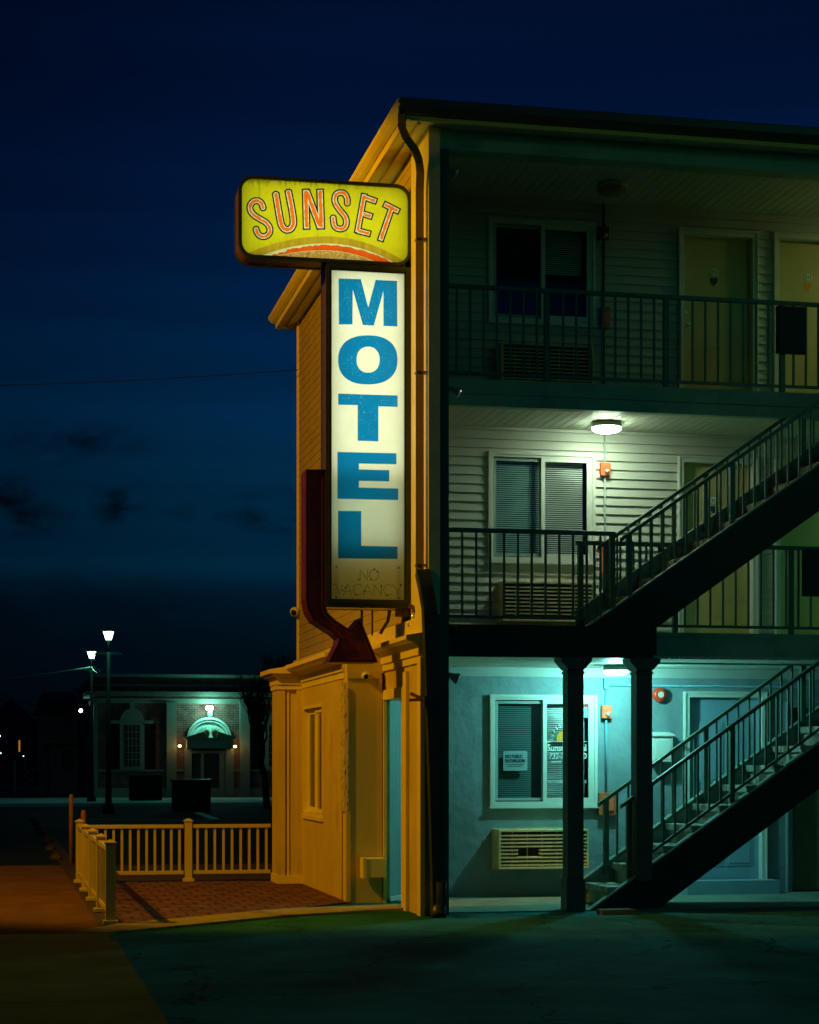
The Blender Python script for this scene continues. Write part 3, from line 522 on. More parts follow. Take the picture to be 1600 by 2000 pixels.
text('Sunset Motel', .12, (P(1069, 0)[0], yl, P(0, 1465)[2]), whiteink, w1, 'window_lettering', width=P(1145, 0)[0]-P(1069, 0)[0], bold=.002, ysc=.85)
text('732-7', .09, (P(1072, 0)[0], yl, P(0, 1481)[2]), whiteink, w1, 'window_lettering', width=P(1102, 0)[0]-P(1072, 0)[0], bold=.001, shear=.2)
text('0', .09, (P(1139, 0)[0], yl, P(0, 1481)[2]), whiteink, w1, 'window_lettering', bold=.001)
text('sunset', .04, (P(1077, 0)[0], yl, P(0, 1489)[2]), whiteink, w1, 'window_lettering', width=.11)
text('SEASIDE HEIGHTS', .045, (P(1071, 0)[0], yl, P(0, 1532)[2]), whiteink, w1, 'window_lettering', width=P(1145, 0)[0]-P(1071, 0)[0])
m = MB(); A = P(1139, 1381); B = P(1148, 1402); m.box(A[0], B[0], yl-.002, yl, B[2], A[2]); m.build('sticker', paper, w1); m = MB(); m.box(A[0], B[0], yl-.002, yl, A[2], A[2]+.02); m.build('sticker', redm, w1)

def oval(cx, cz, rx, rz, Y0, mm, par, nm):
    m = MB(); m.prism([(cx+rx*math.cos(2*math.pi*i/24), cz+rz*math.sin(2*math.pi*i/24)) for i in range(24)], 'Y', Y0, Y0-.006); return m.build(nm, mm, par)
def door(r, leafm, num=None, knob_left=True, badge=None, panels=False, label=None, rec=.06, trim=white_tr):
    x0, x1, z0, z1 = r
    m = MB(); m.box(x0+.05, x1-.05, YW+rec, YW+rec+.045, z0+.01, z1-.05)
    if panels:
        for (pa, pb, pc, pd) in ((.18, .50, 1.25, 1.95), (.54, .86, 1.25, 1.95), (.18, .50, .3, 1.0), (.54, .86, .3, 1.0)):
            w_ = x1-x0; xa, xb = x0+w_*pa, x0+w_*pb
            m.box(xa, xb, YW+rec-.008, YW+rec, z0+pc, z0+pd); m.box(xa+.035, xb-.035, YW+rec-.016, YW+rec-.006, z0+pc+.035, z0+pd-.035)
    d_ = m.build('door', leafm, motel, label=label, bevel=.003)
    m = MB(); t = .065
    m.box(x0-.005, x0+t, YW-.04, YW+.0, z0, z1); m.box(x1-t, x1+.005, YW-.04, YW, z0, z1); m.box(x0+t, x1-t, YW-.04, YW, z1-t, z1)
    m.box(x0+.03, x0+.065, YW, YW+.1, z0, z1); m.box(x1-.065, x1-.03, YW, YW+.1, z0, z1); m.box(x0+.065, x1-.065, YW, YW+.1, z1-.065, z1-.03)
    m.box(x0, x0+.02, YW-.052, YW-.04, z0, z1); m.box(x1-.02, x1, YW-.052, YW-.04, z0, z1); m.box(x0, x1, YW-.053, YW-.04, z1-.02, z1+.002)
    m.build('door_frame', trim, d_, bevel=.004)
    kx = x0+.14 if knob_left else x1-.14
    m = MB(); m.tube([(kx, YW+rec, z0+1.0), (kx, YW+rec-.03, z0+1.0), (kx, YW+rec-.045, z0+1.0), (kx, YW+rec-.075, z0+1.0)], [.012, .012, .028, .022], 12); m.tube([(kx-.02, YW+rec, z0+1.14), (kx-.02, YW+rec-.025, z0+1.14)], .026, 12); m.build('door_knob', chrome, d_)
    if num:
        cx = (x0+x1)/2-.02; cz = z0+1.62; oval(cx, cz, .055, .038, YW+rec-.001, whiteink, d_, 'number_plate')
        text(num, .055, (cx, YW+rec-.009, cz-.018), ink, d_, 'door_number', align='CENTER', width=.07)
        if badge: m = MB(); cz -= .11; m.prism([(cx-.04, cz+.045), (cx+.04, cz+.045), (cx+.042, cz-.01), (cx+.012, cz-.035), (cx, cz-.06), (cx-.012, cz-.035), (cx-.042, cz-.01)], 'Y', YW+rec-.001, YW+rec-.006); m.build('badge', badge, d_)
    return d_
bluev = mat('blue_vinyl', (.03, .06, .12), .5, var=0)
door(DR3[0], yellowdoor, '312', badge=bluev); door(DR3[1], yellowdoor, '313', badge=sunink, knob_left=False); door(DR3[2], yellowdoor)
door(DR2[0], yellowdoor, '212', badge=bluev); door(DR2[1], yellowdoor, '213', badge=sunink, knob_left=False); door(DR2[2], yellowdoor)
door(DR1[0], bluedoor, panels=True); door(DR1[1], olive_door, trim=stucco)
m = MB(); m.box(7.5, 8.6, 20.45, YW, .018, .17); m.build('door_step', bluedoor, motel)
# downspouts
m = MB(); dn = [(3.72, 18.0, 7.70), (3.72, 18.0, 7.58), (3.76, 18.02, 7.50), (3.86, 18.1, 7.42), (3.93, 18.22, 7.36), (3.96, 18.28, 7.26), (3.965, 18.33, 7.1), (3.965, 18.33, 3.35)]
m.rtube(dn, .074, .082, up=(.3, 1, .1))
for z in (6.6, 5.3, 3.42): m.box(3.922, 4.03, 18.283, 18.377, z, z+.02)
m.build('downspout', gutl, motel)
m = MB(); m.rtube([(3.98, 18.28, 3.36), (4.0, 18.22, 3.2), (4.03, 18.2, 3.0), (4.06, 18.18, 2.0), (4.09, 18.16, 1.0), (4.11, 18.15, .12)], .13, .12, up=(0, 1, 0)); m.tube([(4.11, 18.16, .35), (4.11, 18.16, .14), (4.10, 18.12, .05), (4.09, 18.05, .0)], [.078, .08, .078, .07], 12)
for i in range(5): m.rtube([(3.93+i*.025, 18.14, 3.26), (3.99+i*.025, 18.11, 2.95)], .008, .008, up=(0, 1, 0))
m.build('lower_downspout', darkpipe, motel)

# ---------------------------------------------------------------- railings
def rail_straight(name, x0, x1, Y0, zf, posts, label, grp, top=.965, sp=.144):
    r = thing(name, label, 'railing', (x0, Y0, zf), grp)
    m = MB(); m.box(x0, x1, Y0-.028, Y0+.028, zf+top-.042, zf+top); m.build('handrail', railm, r, bevel=.004)
    m = MB(); m.box(x0, x1, Y0-.014, Y0+.014, zf+.065, zf+.095); m.build('bottom_rail', railm, r)
    x = x0+.06
    while x < x1-.02:
        if all(abs(x-p) > .05 for p in posts): m = MB(); m.box(x-.0105, x+.0105, Y0-.0105, Y0+.0105, zf+.09, zf+top-.04); m.build('baluster', railm, r)
        x += sp
    for p in posts: m = MB(); m.box(p-.027, p+.027, Y0-.027, Y0+.027, zf, zf+top-.04); m.build('post', railm, r)
    return r
rail_straight('balcony_railing', 4.26, 6.06, 18.64, Z2, [6.03], 'dark green railing along the front of the second floor landing', 'railings of the motel balconies')
rail_straight('balcony_railing', 5.90, 12.0, 19.48, Z2, [5.95, 7.0, 8.32, 9.6, 10.9], 'dark green railing of the second floor walkway behind and beyond the stair', 'railings of the motel balconies')
rail_straight('balcony_railing', 4.26, 12.0, 19.48, Z3, [5.58, 6.9, 8.22, 9.5, 10.8], 'dark green railing of the top floor balcony', 'railings of the motel balconies', top=1.0)
# ---------------------------------------------------------------- stairs
SL = .686
def stair(zf, label, n=13):
    r = thing('staircase', label, 'staircase', (5.75, 18.65, zf), 'staircases at the front of the motel')
    xt = 5.745; xe = 10.0
    def sline(X, o=0): return zf+SL*(X-xt)+o
    m = MB(); m.prism([(xt, zf), (xe, sline(xe)), (xe, sline(xe)-.47), (6.44, zf+.0)] if zf < 1 else [(xt, zf), (xe, sline(xe)), (xe, sline(xe)-.48), (6.44, zf)], 'Y', 18.585, 18.615)
    m.build('stringer', stringm, r); m = MB(); m.prism([(xt, zf+.002), (xe, sline(xe, .002)), (xe, sline(xe, -.018)), (xt+.03, zf+.002)], 'Y', 18.575, 18.67); m.build('stringer_cap', mat('stringer_cap_lit', (.22, .36, .32), .5, var=.15), r)  # cap coloured lighter than the stringer, standing in for its lit top
    m = MB(); a = .0
    m.prism([(5.9, zf+.02), (5.9, sline(5.9, .12)), (xe, sline(xe, .12)), (xe, sline(xe)-.35), (6.5, zf+.02)], 'Y', 19.46, 19.5); m.prism([(5.9, sline(5.9, .12)), (xe, sline(xe, .12)), (xe, sline(xe, .10)), (5.9, sline(5.9, .10))], 'Y', 19.43, 19.53)
    m.build('stringer', mat('far_stringer_lit', (.20, .32, .27), .5, var=.12), r)  # lightened colour stands in for lamp light on the far stringer
    m = MB(); m.prism([(6.5, zf+.0), (xe, sline(xe)-.475), (xe, sline(xe)-.45), (6.42, zf+.02)], 'Y', 18.62, 19.46); m.build('underside', stringm, r)
    for k_ in range(1, n+1):
        X = 6.0+(k_-1)*.30; z = zf+.2057*k_+(.035 if zf < 1 else -.06)
        m = MB(); m.box(X-.02, X+.31, 18.63, 19.455, z-.07, z); m.build('tread', treadm, r, bevel=.006)
        m = MB(); m.box(X+.02, X+.035, 18.64, 19.45, z-.205, z-.072); m.build('riser', treadm, r)
    for Y0, s in ((18.68, 0), (19.44, 0)):
        h = lambda X: zf+1.09+.69*(X-6.15) if zf < 1 else zf+.925+.69*(X-6.15)
        x0 = 6.13; m = MB(); m.prism([(x0, h(x0)), (xe, h(xe)), (xe, h(xe)-.045), (x0, h(x0)-.045)], 'Y', Y0-.027, Y0+.027); m.build('handrail', railm, r, bevel=.004)
        m = MB(); m.prism([(6.22, h(6.22)-.70), (xe, h(xe)-.70), (xe, h(xe)-.735), (6.22, h(6.22)-.735)], 'Y', Y0-.013, Y0+.013); m.build('bottom_rail', railm, r)
        x = 6.22; i = 0
        while x < xe-.1:
            m = MB()
            if i % 9 == 0: m.box(x-.026, x+.026, Y0-.026, Y0+.026, sline(x)+.0, h(x)-.03); m.build('newel_post', railm, r)
            else: m.box(x-.0095, x+.0095, Y0-.0095, Y0+.0095, h(x)-.72, h(x)-.035); m.build('baluster', railm, r)
            x += .1235; i += 1
    return r
stair(.0, 'lower flight of the outdoor stair, from the ground past the blue door')
stair(Z2, 'upper flight of the outdoor stair, from the second floor landing up to the top floor')

# ---------------------------------------------------------------- fittings on the walls
def ceiling_light(x, Y0, zc, r_, em, label, rim=plastic, grp='round ceiling lights on the balconies'):
    t = thing('ceiling_light', label, 'ceiling light', (x, Y0, zc), grp)
    m = MB(); m.tube([(x, Y0, zc), (x, Y0, zc-.035), (x, Y0, zc-.06)], [r_*.93, r_, r_*.97], 28); m.build('housing', rim, t)
    m = MB(); m.tube([(x, Y0, zc-.055), (x, Y0, zc-.085), (x, Y0, zc-.105), (x, Y0, zc-.112)], [r_*.95, r_*.93, r_*.75, r_*.25], 28); m.build('diffuser', em, t)
    return t
XL = atY(1185, 830, 20.15)[0]; XG = atY(1203, 1305, 20.0)[0]
L2 = emis('second_floor_lamp', (.76, 1.0, .70), 65); LG = emis('ground_floor_lamp', (.27, 1.0, .92), 22); LX = emis('right_hand_lamp', (.22, 1.0, .42), 42); LT = emis('right_hand_lamp_dim', (.85, 1.0, .34), 44)
ceiling_light(XL, 20.15, 5.235, .165, L2, 'lit round white light on the second floor ceiling')
ceiling_light(XG, 20.0, 2.565, .14, LG, 'lit teal white light under the ground floor ceiling')
lamp('ground_floor_lamp_light', 'POINT', (XG, 20.0, 2.43), (.27, 1, .90), 84, .035)
ceiling_light(XL, 19.95, 7.79, .175, mat('unlit_diffuser', (.35, .22, .12), .5), 'unlit brownish round light on the top floor ceiling')
ceiling_light(10.6, 19.95, 7.79, .175, LT, 'lit round light further along the top floor ceiling'); ceiling_light(11.2, 19.95, 5.235, .175, LX, 'lit round light further along the second floor ceiling'); 
def ac(px0, px1, zt, zb, label, x0, x1, proud=.30, vent=False):
    t = thing('air_conditioner', label, 'air conditioner', ((x0+x1)/2, YW, zb), 'through the wall air conditioners')
    Yf = YW-proud; m = MB(); t_ = .025
    m.box(x0, x0+t_, Yf, YW, zb, zt); m.box(x1-t_, x1, Yf, YW, zb, zt); m.box(x0+t_, x1-t_, Yf, YW, zt-t_, zt); m.box(x0+t_, x1-t_, Yf, YW, zb, zb+t_); m.box(x0-.012, x1+.012, YW-.06, YW-.05, zb-.012, zt+.012); m.build('casing', acm, t, bevel=.004)
    m = MB(); m.box(x0+t_, x1-t_, Yf+.07, Yf+.08, zb+t_, zt-t_); m.build('coil', acd, t)
    m = MB(); n = 9; hgt = (zt-zb-2*t_-.02)/n
    for i in range(n):
        z = zb+t_+.012+i*hgt; segs = [(x0+t_, x1-t_)]
        if vent and 3 <= i <= 4: segs = [(x0+t_, x0+.22), (x0+.46, x1-t_)]
        for a, b in segs: m.prism([(Yf+.005, z), (Yf+.005, z+.014), (Yf+.045, z+hgt*.62), (Yf+.045, z+hgt*.62-.012)], 'X', a, b)
    xx = x0+.16
    while xx < x1-.1: m.box(xx-.004, xx+.004, Yf+.03, Yf+.04, zb+t_, zt-t_); xx += .17
    m.build('grille', acm, t); return t
ac(0, 0, 3.505, 3.06, 'tan air conditioner grille below the second floor window', 5.36, 6.42, .22)
ac(0, 0, 6.14, 5.7, 'dark air conditioner grille below the top floor window', 5.35, 6.41, .22)
ac(0, 0, .765, .33, 'tan air conditioner with a broken slat below the office window', 5.30, 6.33, .3, True)
def strobe(x, z, label, mm=redbox):
    t = thing('alarm_strobe', label, 'fire alarm', (x, YW, z), 'fire alarm strobes on the walkway walls')
    m = MB(); m.box(x-.06, x+.055, YW-.075, YW-.018, z-.075, z+.07); m.box(x-.045, x+.03, YW-.08, YW-.07, z+.0, z+.05); m.build('housing', mm, t, bevel=.008)
    m = MB(); sphere(m, (x+.01, YW-.08, z-.03), .03); m.build('lens', bulbm, t); return t
strobe(6.615, 2.075, 'orange alarm strobe on the blue wall under the conduit box'); strobe(6.60, 4.80, 'orange alarm strobe beside the second floor window'); strobe(6.58, 7.45, 'dim red alarm strobe beside the top floor window', mat('dim_red', (.25, .05, .03), .4))
def pull(x, z0, z1, label, mm, w=.07):
    t = thing('pull_station', label, 'alarm box', (x, YW, z0), 'alarm boxes low on the walkway walls'); m = MB(); m.box(x-w, x+w, YW-.07, YW-.016, z0, z1); m.build('casing', mm, t, bevel=.006)
    m = MB(); m.box(x-w*.6, x+w*.7, YW-.085, YW-.065, z0+.05, z1-.04); m.build('cover', redbox, t, bevel=.005)
brownbox = mat('brown_box', (.55, .14, .05), .4, var=.1)
pull(6.62, .91, 1.165, 'brown alarm box on the blue wall behind the foot of the stair', brownbox, .1); pull(6.605, 3.62, 3.94, 'orange alarm box behind the second floor railing', redbox, .055); pull(6.6, 6.38, 6.62, 'brown alarm box behind the top floor railing', brownbox, .05)
def conduit(x, z0, z1, mm, label):
    m = MB(); m.tube([(x, YW-.03, z0), (x, YW-.03, z1)], .0125, 8); return lone(m, 'conduit', mm, label, 'conduit', 'conduits up the walkway walls')
bluec = mat('blue_conduit', (.16, .36, .45), .5)
c1 = thing('conduit', 'blue painted conduit with a junction box down the office wall', 'conduit', (6.615, YW, 1.1), 'conduits up the walkway walls')
m = MB(); m.tube([(6.615, YW-.03, 1.1), (6.615, YW-.03, 2.35)], .014, 8); m.tube([(6.64, YW-.03, 2.375), (12, YW-.03, 2.36)], .012, 8); m.build('pipe', bluec, c1)
m = MB(); m.box(6.585, 6.645, YW-.06, YW, 2.33, 2.45); m.build('junction_box', bluec, c1, bevel=.004)
conduit(6.60, 3.0, 5.23, greym, 'grey conduit up the second floor wall to the lit lamp'); conduit(6.585, 5.55, 7.79, blackm, 'dark conduit up the top floor wall')
t = thing('alarm_bell', 'round red alarm bell on the blue ground floor wall', 'alarm bell', (7.236, YW, 2.27))
m = MB(); m.tube([(7.236, YW, 2.27), (7.236, YW-.05, 2.27), (7.236, YW-.075, 2.27), (7.236, YW-.095, 2.27)], [.07, .085, .08, .05], 28); m.build('gong', redm, t)
m = MB(); m.tube([(7.24, YW-.094, 2.27), (7.24, YW-.104, 2.27)], .034, 20); m.build('badge', plastic, t)
t = thing('drop_box', 'white wall box with a sloping lid left of the blue door', 'letter box', (7.27, YW, 1.5))
m = MB(); m.box(7.13, 7.36, YW-.16, YW, 1.51, 1.80); m.box(7.15, 7.34, YW-.165, YW-.155, 1.54, 1.76); m.build('casing', white_tr, t, bevel=.006)
m = MB(); m.prism([(YW, 1.80), (YW-.18, 1.80), (YW-.18, 1.815), (YW, 1.85)], 'X', 7.11, 7.38); m.build('lid', white_tr, t)
def flood(px, py, Y0, label, d=(1, -.25, -.5), mm=bulbm, two=True, s=1):
    p = Vector(atY(px, py, Y0)); t = thing('flood_light', label, 'flood light', tuple(p), 'unlit reflector bulbs on the corner post')
    m = MB(); m.tube([(p.x-.07*s, p.y+.02, p.z+.02), tuple(p-Vector(d)*.06*s)], .022*s, 10); m.build('socket', blackm, t)
    D = Vector(d).normalized()*s; m = MB(); m.tube([p-D*.06, p-D*.01, p+D*.03, p+D*.05, p+D*.058], [.022*s, .035*s, .055*s, .058*s, .03*s], 18); m.build('bulb', mm, t)
flood(889, 763, 18.45, 'pair-style reflector bulb on the post under the top floor slab'); flood(884, 335, 18.45, 'reflector bulb high on the post below the roof beam'); flood(886, 1322, 18.45, 'pale reflector bulb on the post under the landing', mm=greym); flood(880, 1229, 18.35, 'dark round camera-like bulb on the post at landing height', mm=blackm)
t = thing('reflector_bulb', 'clear reflector bulb hanging from a bracket under the vertical sign', 'flood light', (4.0, 18.9, 2.95))
p = Vector(atY(808, 1214, 18.9)); m = MB(); m.tube([p+Vector((-.005, 0, .09)), p+Vector((0, 0, .04)), p+Vector((0, 0, .01)), p+Vector((.0, 0, -.03)), p+Vector((0, 0, -.05)), p+Vector((0, 0, -.058))], [.02, .025, .028, .062, .06, .03], 20); m.build('bulb', bulbm, t)
m = MB(); a = atY(800, 1183, 18.95); b = atY(828, 1199, 18.85); m.rtube([a, b], .04, .045); m.tube([p+Vector((0, 0, .09)), (p.x, p.y, a[2]-.04)], .022, 8)
m.tube([b, (b[0]+.0, b[1], b[2]+.06), (b[0]-.015, b[1]-.03, b[2]+.09), (b[0]-.03, b[1]-.04, b[2]-.02), (b[0]-.02, b[1]-.04, b[2]-.1), (b[0]+.02, b[1], b[2]-.14)], .005, 6); m.build('bracket', cabinet, t)
def dome(p, label, r_=.045, d=(0, -1, -.3)):
    t = thing('security_camera', label, 'security camera', p, 'small dome cameras on the motel'); p = Vector(p); D = Vector(d).normalized()
    m = MB(); sphere(m, p, r_); m.build('dome', plastic, t); m = MB(); sphere(m, p+D*r_*.6, r_*.62); m.build('lens', blackm, t)
dome(atY(714, 1320, 20.11), 'small cream dome camera on the pier below the red arrow'); dome((3.98, 26.7, 3.62), 'dome camera at the far corner of the side wall', .07, (-.5, -1, -.3))
t = thing('meter_box', 'cream metal box mounted low on the pier beside the side door', 'utility box', (3.83, 20.13, .29)); m = MB(); m.box(3.715, 3.942, 19.93, 20.13, .285, .49); m.build('casing', trimm, t, bevel=.004); m = MB(); m.box(3.70, 3.735, 19.92, 20.12, .28, .495); m.build('cover', trimm, t)
t = thing('hose_bracket', 'rusty forked bracket on the cream wall beside the side doorway', 'bracket', (3.95, 18.5, 2.1)); p = atX(824, 1366, 3.93); m = MB(); m.rtube([(3.98, p[1], p[2]), (3.93, p[1]+.03, p[2]+.01), (3.85, p[1]+.12, p[2]+.06)], .03, .03); m.rtube([(3.93, p[1]+.03, p[2]), (3.83, p[1]+.1, p[2]-.005)], .03, .03); m.box(3.95, 3.985, p[1]-.03, p[1]+.02, p[2]-.08, p[2]+.03); m.build('arm', cabinet, t)
# dark panels hung on the railings
for (xa, xb, z0, z1, lb) in ((8.13, 8.46, Z3+.42, Z3+.93, 'dark panel hung on the top floor railing'), (8.43, 8.8, Z2+.42, Z2+.93, 'dark panel hung on the second floor railing at the right edge')):
    m = MB(); m.box(xa, xb, 19.40, 19.445, z0, z1); m.box(xa+.02, xb-.02, 19.39, 19.4, z0+.02, z1-.02); lone(m, 'rail_panel', darkbeam, lb, 'panel', 'panels hung on the railings', bevel=.01)

# ---------------------------------------------------------------- signs
YS = 19.1; YSB = 19.42
litm = lit_face('backlit_acrylic')
def px(Xw, Y0, Zw):
    a = Xw*RV[0]+Y0*RV[1]; d = Xw*FV[0]+Y0*FV[1]; return 800+F*a/d, HZ-F*(Zw-CH)/d
def seg_sdf(x, y, pts, w):
    best = np.full(x.shape, 1e9); n = len(pts)-1
    for i in range(n):
        (ax, ay), (bx, by) = pts[i], pts[i+1]; dx, dy = bx-ax, by-ay; L_ = math.hypot(dx, dy); ux, uy = dx/L_, dy/L_
        t = (x-ax)*ux+(y-ay)*uy; l_ = np.abs(-(x-ax)*uy+(y-ay)*ux)
        tc_ = np.clip(t, 0, L_); d = np.hypot(t-tc_, l_)-w/2
        if i == 0: d = np.where(t < 0, np.maximum(l_-w/2, -t), d)
        if i == n-1: d = np.where(t > L_, np.maximum(l_-w/2, t-L_), d)
        if i == 0: d = np.where((t >= 0) & (t < w), np.maximum(d, -t), d)
        if i == n-1: d = np.where((t <= L_) & (t > L_-w), np.maximum(d, t-L_), d)
        best = np.minimum(best, d)
    return best
def smooth_path(p, n=5):
    o = []
    for i in range(len(p)-1):
        p0 = p[max(i-1, 0)]; p1 = p[i]; p2 = p[i+1]; p3 = p[min(i+2, len(p)-1)]
        for k_ in range(n):
            t = k_/n; o.append(tuple(.5*((2*p1[j])+(-p0[j]+p2[j])*t+(2*p0[j]-5*p1[j]+4*p2[j]-p3[j])*t*t+(-p0[j]+3*p1[j]-3*p2[j]+p3[j])*t**3) for j in (0, 1)))
    return o+[p[-1]]
def vnoise(x, y, s, seed=0):       # cheap value noise
    x = x*s+seed*17.3; y = y*s+seed*9.1; xi = np.floor(x); yi = np.floor(y); fx = x-xi; fy = y-yi; fx = fx*fx*(3-2*fx); fy = fy*fy*(3-2*fy)
    h = lambda a, b: (np.sin(a*127.1+b*311.7+seed*3.3)*43758.5453) % 1.0
    return (h(xi, yi)*(1-fx)+h(xi+1, yi)*fx)*(1-fy)+(h(xi, yi+1)*(1-fx)+h(xi+1, yi+1)*fx)*fy
def fbm(x, y, s, seed=0): return (vnoise(x, y, s, seed)+.5*vnoise(x, y, s*2.1, seed+1)+.25*vnoise(x, y, s*4.3, seed+2))/1.75
def grid_face(name, x0, x1, z0, z1, Y0, nx, nz, colfn, parent, clip=None, m=None):
    xs = np.linspace(x0, x1, nx+1); zs = np.linspace(z0, z1, nz+1); X_, Z_ = np.meshgrid(xs, zs); U, V = px(X_, Y0, Z_)
    C_ = colfn(U, V, X_, Z_); idx = np.arange((nx+1)*(nz+1)).reshape(nz+1, nx+1)
    q = np.stack([idx[:-1, :-1], idx[:-1, 1:], idx[1:, 1:], idx[1:, :-1]], -1).reshape(-1, 4)
    if clip is not None:
        keep = clip(X_, Z_); kk = keep.reshape(-1)[q].all(1); q = q[kk]
    co = np.stack([X_.ravel(), np.full(X_.size, Y0), Z_.ravel()], -1).astype(np.float32)
    me = bpy.data.meshes.new(name); me.vertices.add(len(co)); me.vertices.foreach_set('co', co.ravel()); me.loops.add(q.size); me.loops.foreach_set('vertex_index', q.ravel().astype(np.int32))
    me.polygons.add(len(q)); me.polygons.foreach_set('loop_start', np.arange(0, q.size, 4, dtype=np.int32)); me.polygons.foreach_set('loop_total', np.full(len(q), 4, dtype=np.int32))
    at = me.color_attributes.new('Col', 'FLOAT_COLOR', 'POINT'); rgba = np.ones((len(co), 4), np.float32); rgba[:, :3] = C_.reshape(-1, 3); at.data.foreach_set('color', rgba.ravel())
    me.update(); me.validate(); me.materials.append(m or litm); o = bpy.data.objects.new(name, me); COL.objects.link(o); attach(o, parent); return o
def rrect(x0, x1, z0, z1, r, n=7):
    p = []
    for cx, cz, a0 in ((x1-r, z1-r, 0), (x0+r, z1-r, 90), (x0+r, z0+r, 180), (x1-r, z0+r, 270)):
        for i in range(n+1): a = math.radians(a0+90*i/n); p.append((cx+r*math.cos(a), cz+r*math.sin(a)))
    return p
def ring(mb, po, pi, ya, yb):
    n = len(po); vs = [(p[0], ya, p[1]) for p in po]+[(p[0], ya, p[1]) for p in pi]+[(p[0], yb, p[1]) for p in po]+[(p[0], yb, p[1]) for p in pi]; fs = []
    for i in range(n):
        j = (i+1) % n; fs += [(i, j, n+j, n+i), (2*n+i, 3*n+i, 3*n+j, 2*n+j), (i, 2*n+i, 2*n+j, j), (n+i, n+j, 3*n+j, 3*n+i)]
    mb.add(vs, fs, False)
# upper lightbox: "SUNSET"
A = atY(467, 346, YS); B = atY(803, 520, YS); sx0, sx1, sz1, sz0 = A[0], 4.035, A[2]+.02, B[2]+.0
sg = thing('lightbox_sign', 'yellow lit lightbox with arched orange lettering, above the vertical sign', 'sign', ((sx0+sx1)/2, YS, sz0), 'lightbox signs on the motel corner')
so = rrect(sx0, sx1, sz0, sz1, .15); si = rrect(sx0+.028, sx1-.028, sz0+.028, sz1-.028, .12)
m = MB(); ring(m, so, rrect(sx0+.012, sx1-.012, sz0+.012, sz1-.012, .138), YS+.04, YSB-.04); m.build('cabinet', cabinet, sg)
m = MB(); ring(m, rrect(sx0-.006, sx1+.006, sz0-.006, sz1+.006, .155), si, YS-.015, YS+.04); ring(m, rrect(sx0-.006, sx1+.006, sz0-.006, sz1+.006, .155), si, YSB-.04, YSB+.015); m.build('face_frame', frameg, sg)
m = MB(); ring(m, rrect(sx0+.011, sx1-.011, sz0+.011, sz1-.011, .139), rrect(sx0+.009+.006, sx1-.015, sz0+.015, sz1-.015, .135), YS+.045, YSB-.045); m.build('lining', inner, sg)
z7 = lambda p: [(460+a/8, 340+b/8) for a, b in p]; z8 = lambda p: [(630+a/8, 340+b/8) for a, b in p]
LET = [
 [smooth_path(z7([(437, 540), (405, 455), (340, 415), (270, 435), (228, 500), (240, 580), (300, 650), (390, 705), (480, 760), (535, 840), (530, 920), (480, 968), (410, 975), (350, 930), (318, 850)]))],
 [smooth_path(z7([(628, 295), (660, 490), (695, 690), (722, 800), (780, 865), (850, 862), (898, 800), (903, 700), (870, 490), (823, 255)]))],
 [z7([(1097, 230), (1113, 868)]), z7([(1108, 255), (1330, 850)]), z7([(1322, 230), (1342, 865)])],
 [smooth_path(z8([(388, 465), (385, 380), (340, 305), (270, 290), (208, 325), (192, 410), (220, 490), (285, 580), (350, 660), (375, 740), (360, 815), (308, 855), (240, 850), (185, 800), (165, 665)]))],
 [z8([(657, 300), (543, 925)]), z8([(620, 350), (852, 430)]), z8([(620, 615), (784, 668)]), z8([(530, 880), (756, 938)])],
 [z8([(952, 462), (1204, 590)]), z8([(1085, 520), (900, 1052)])]]
WD = [13.0, 14.5, 14.5, 12.8, 13.0, 13.2]
def lin(c): return np.array(s2l(c))
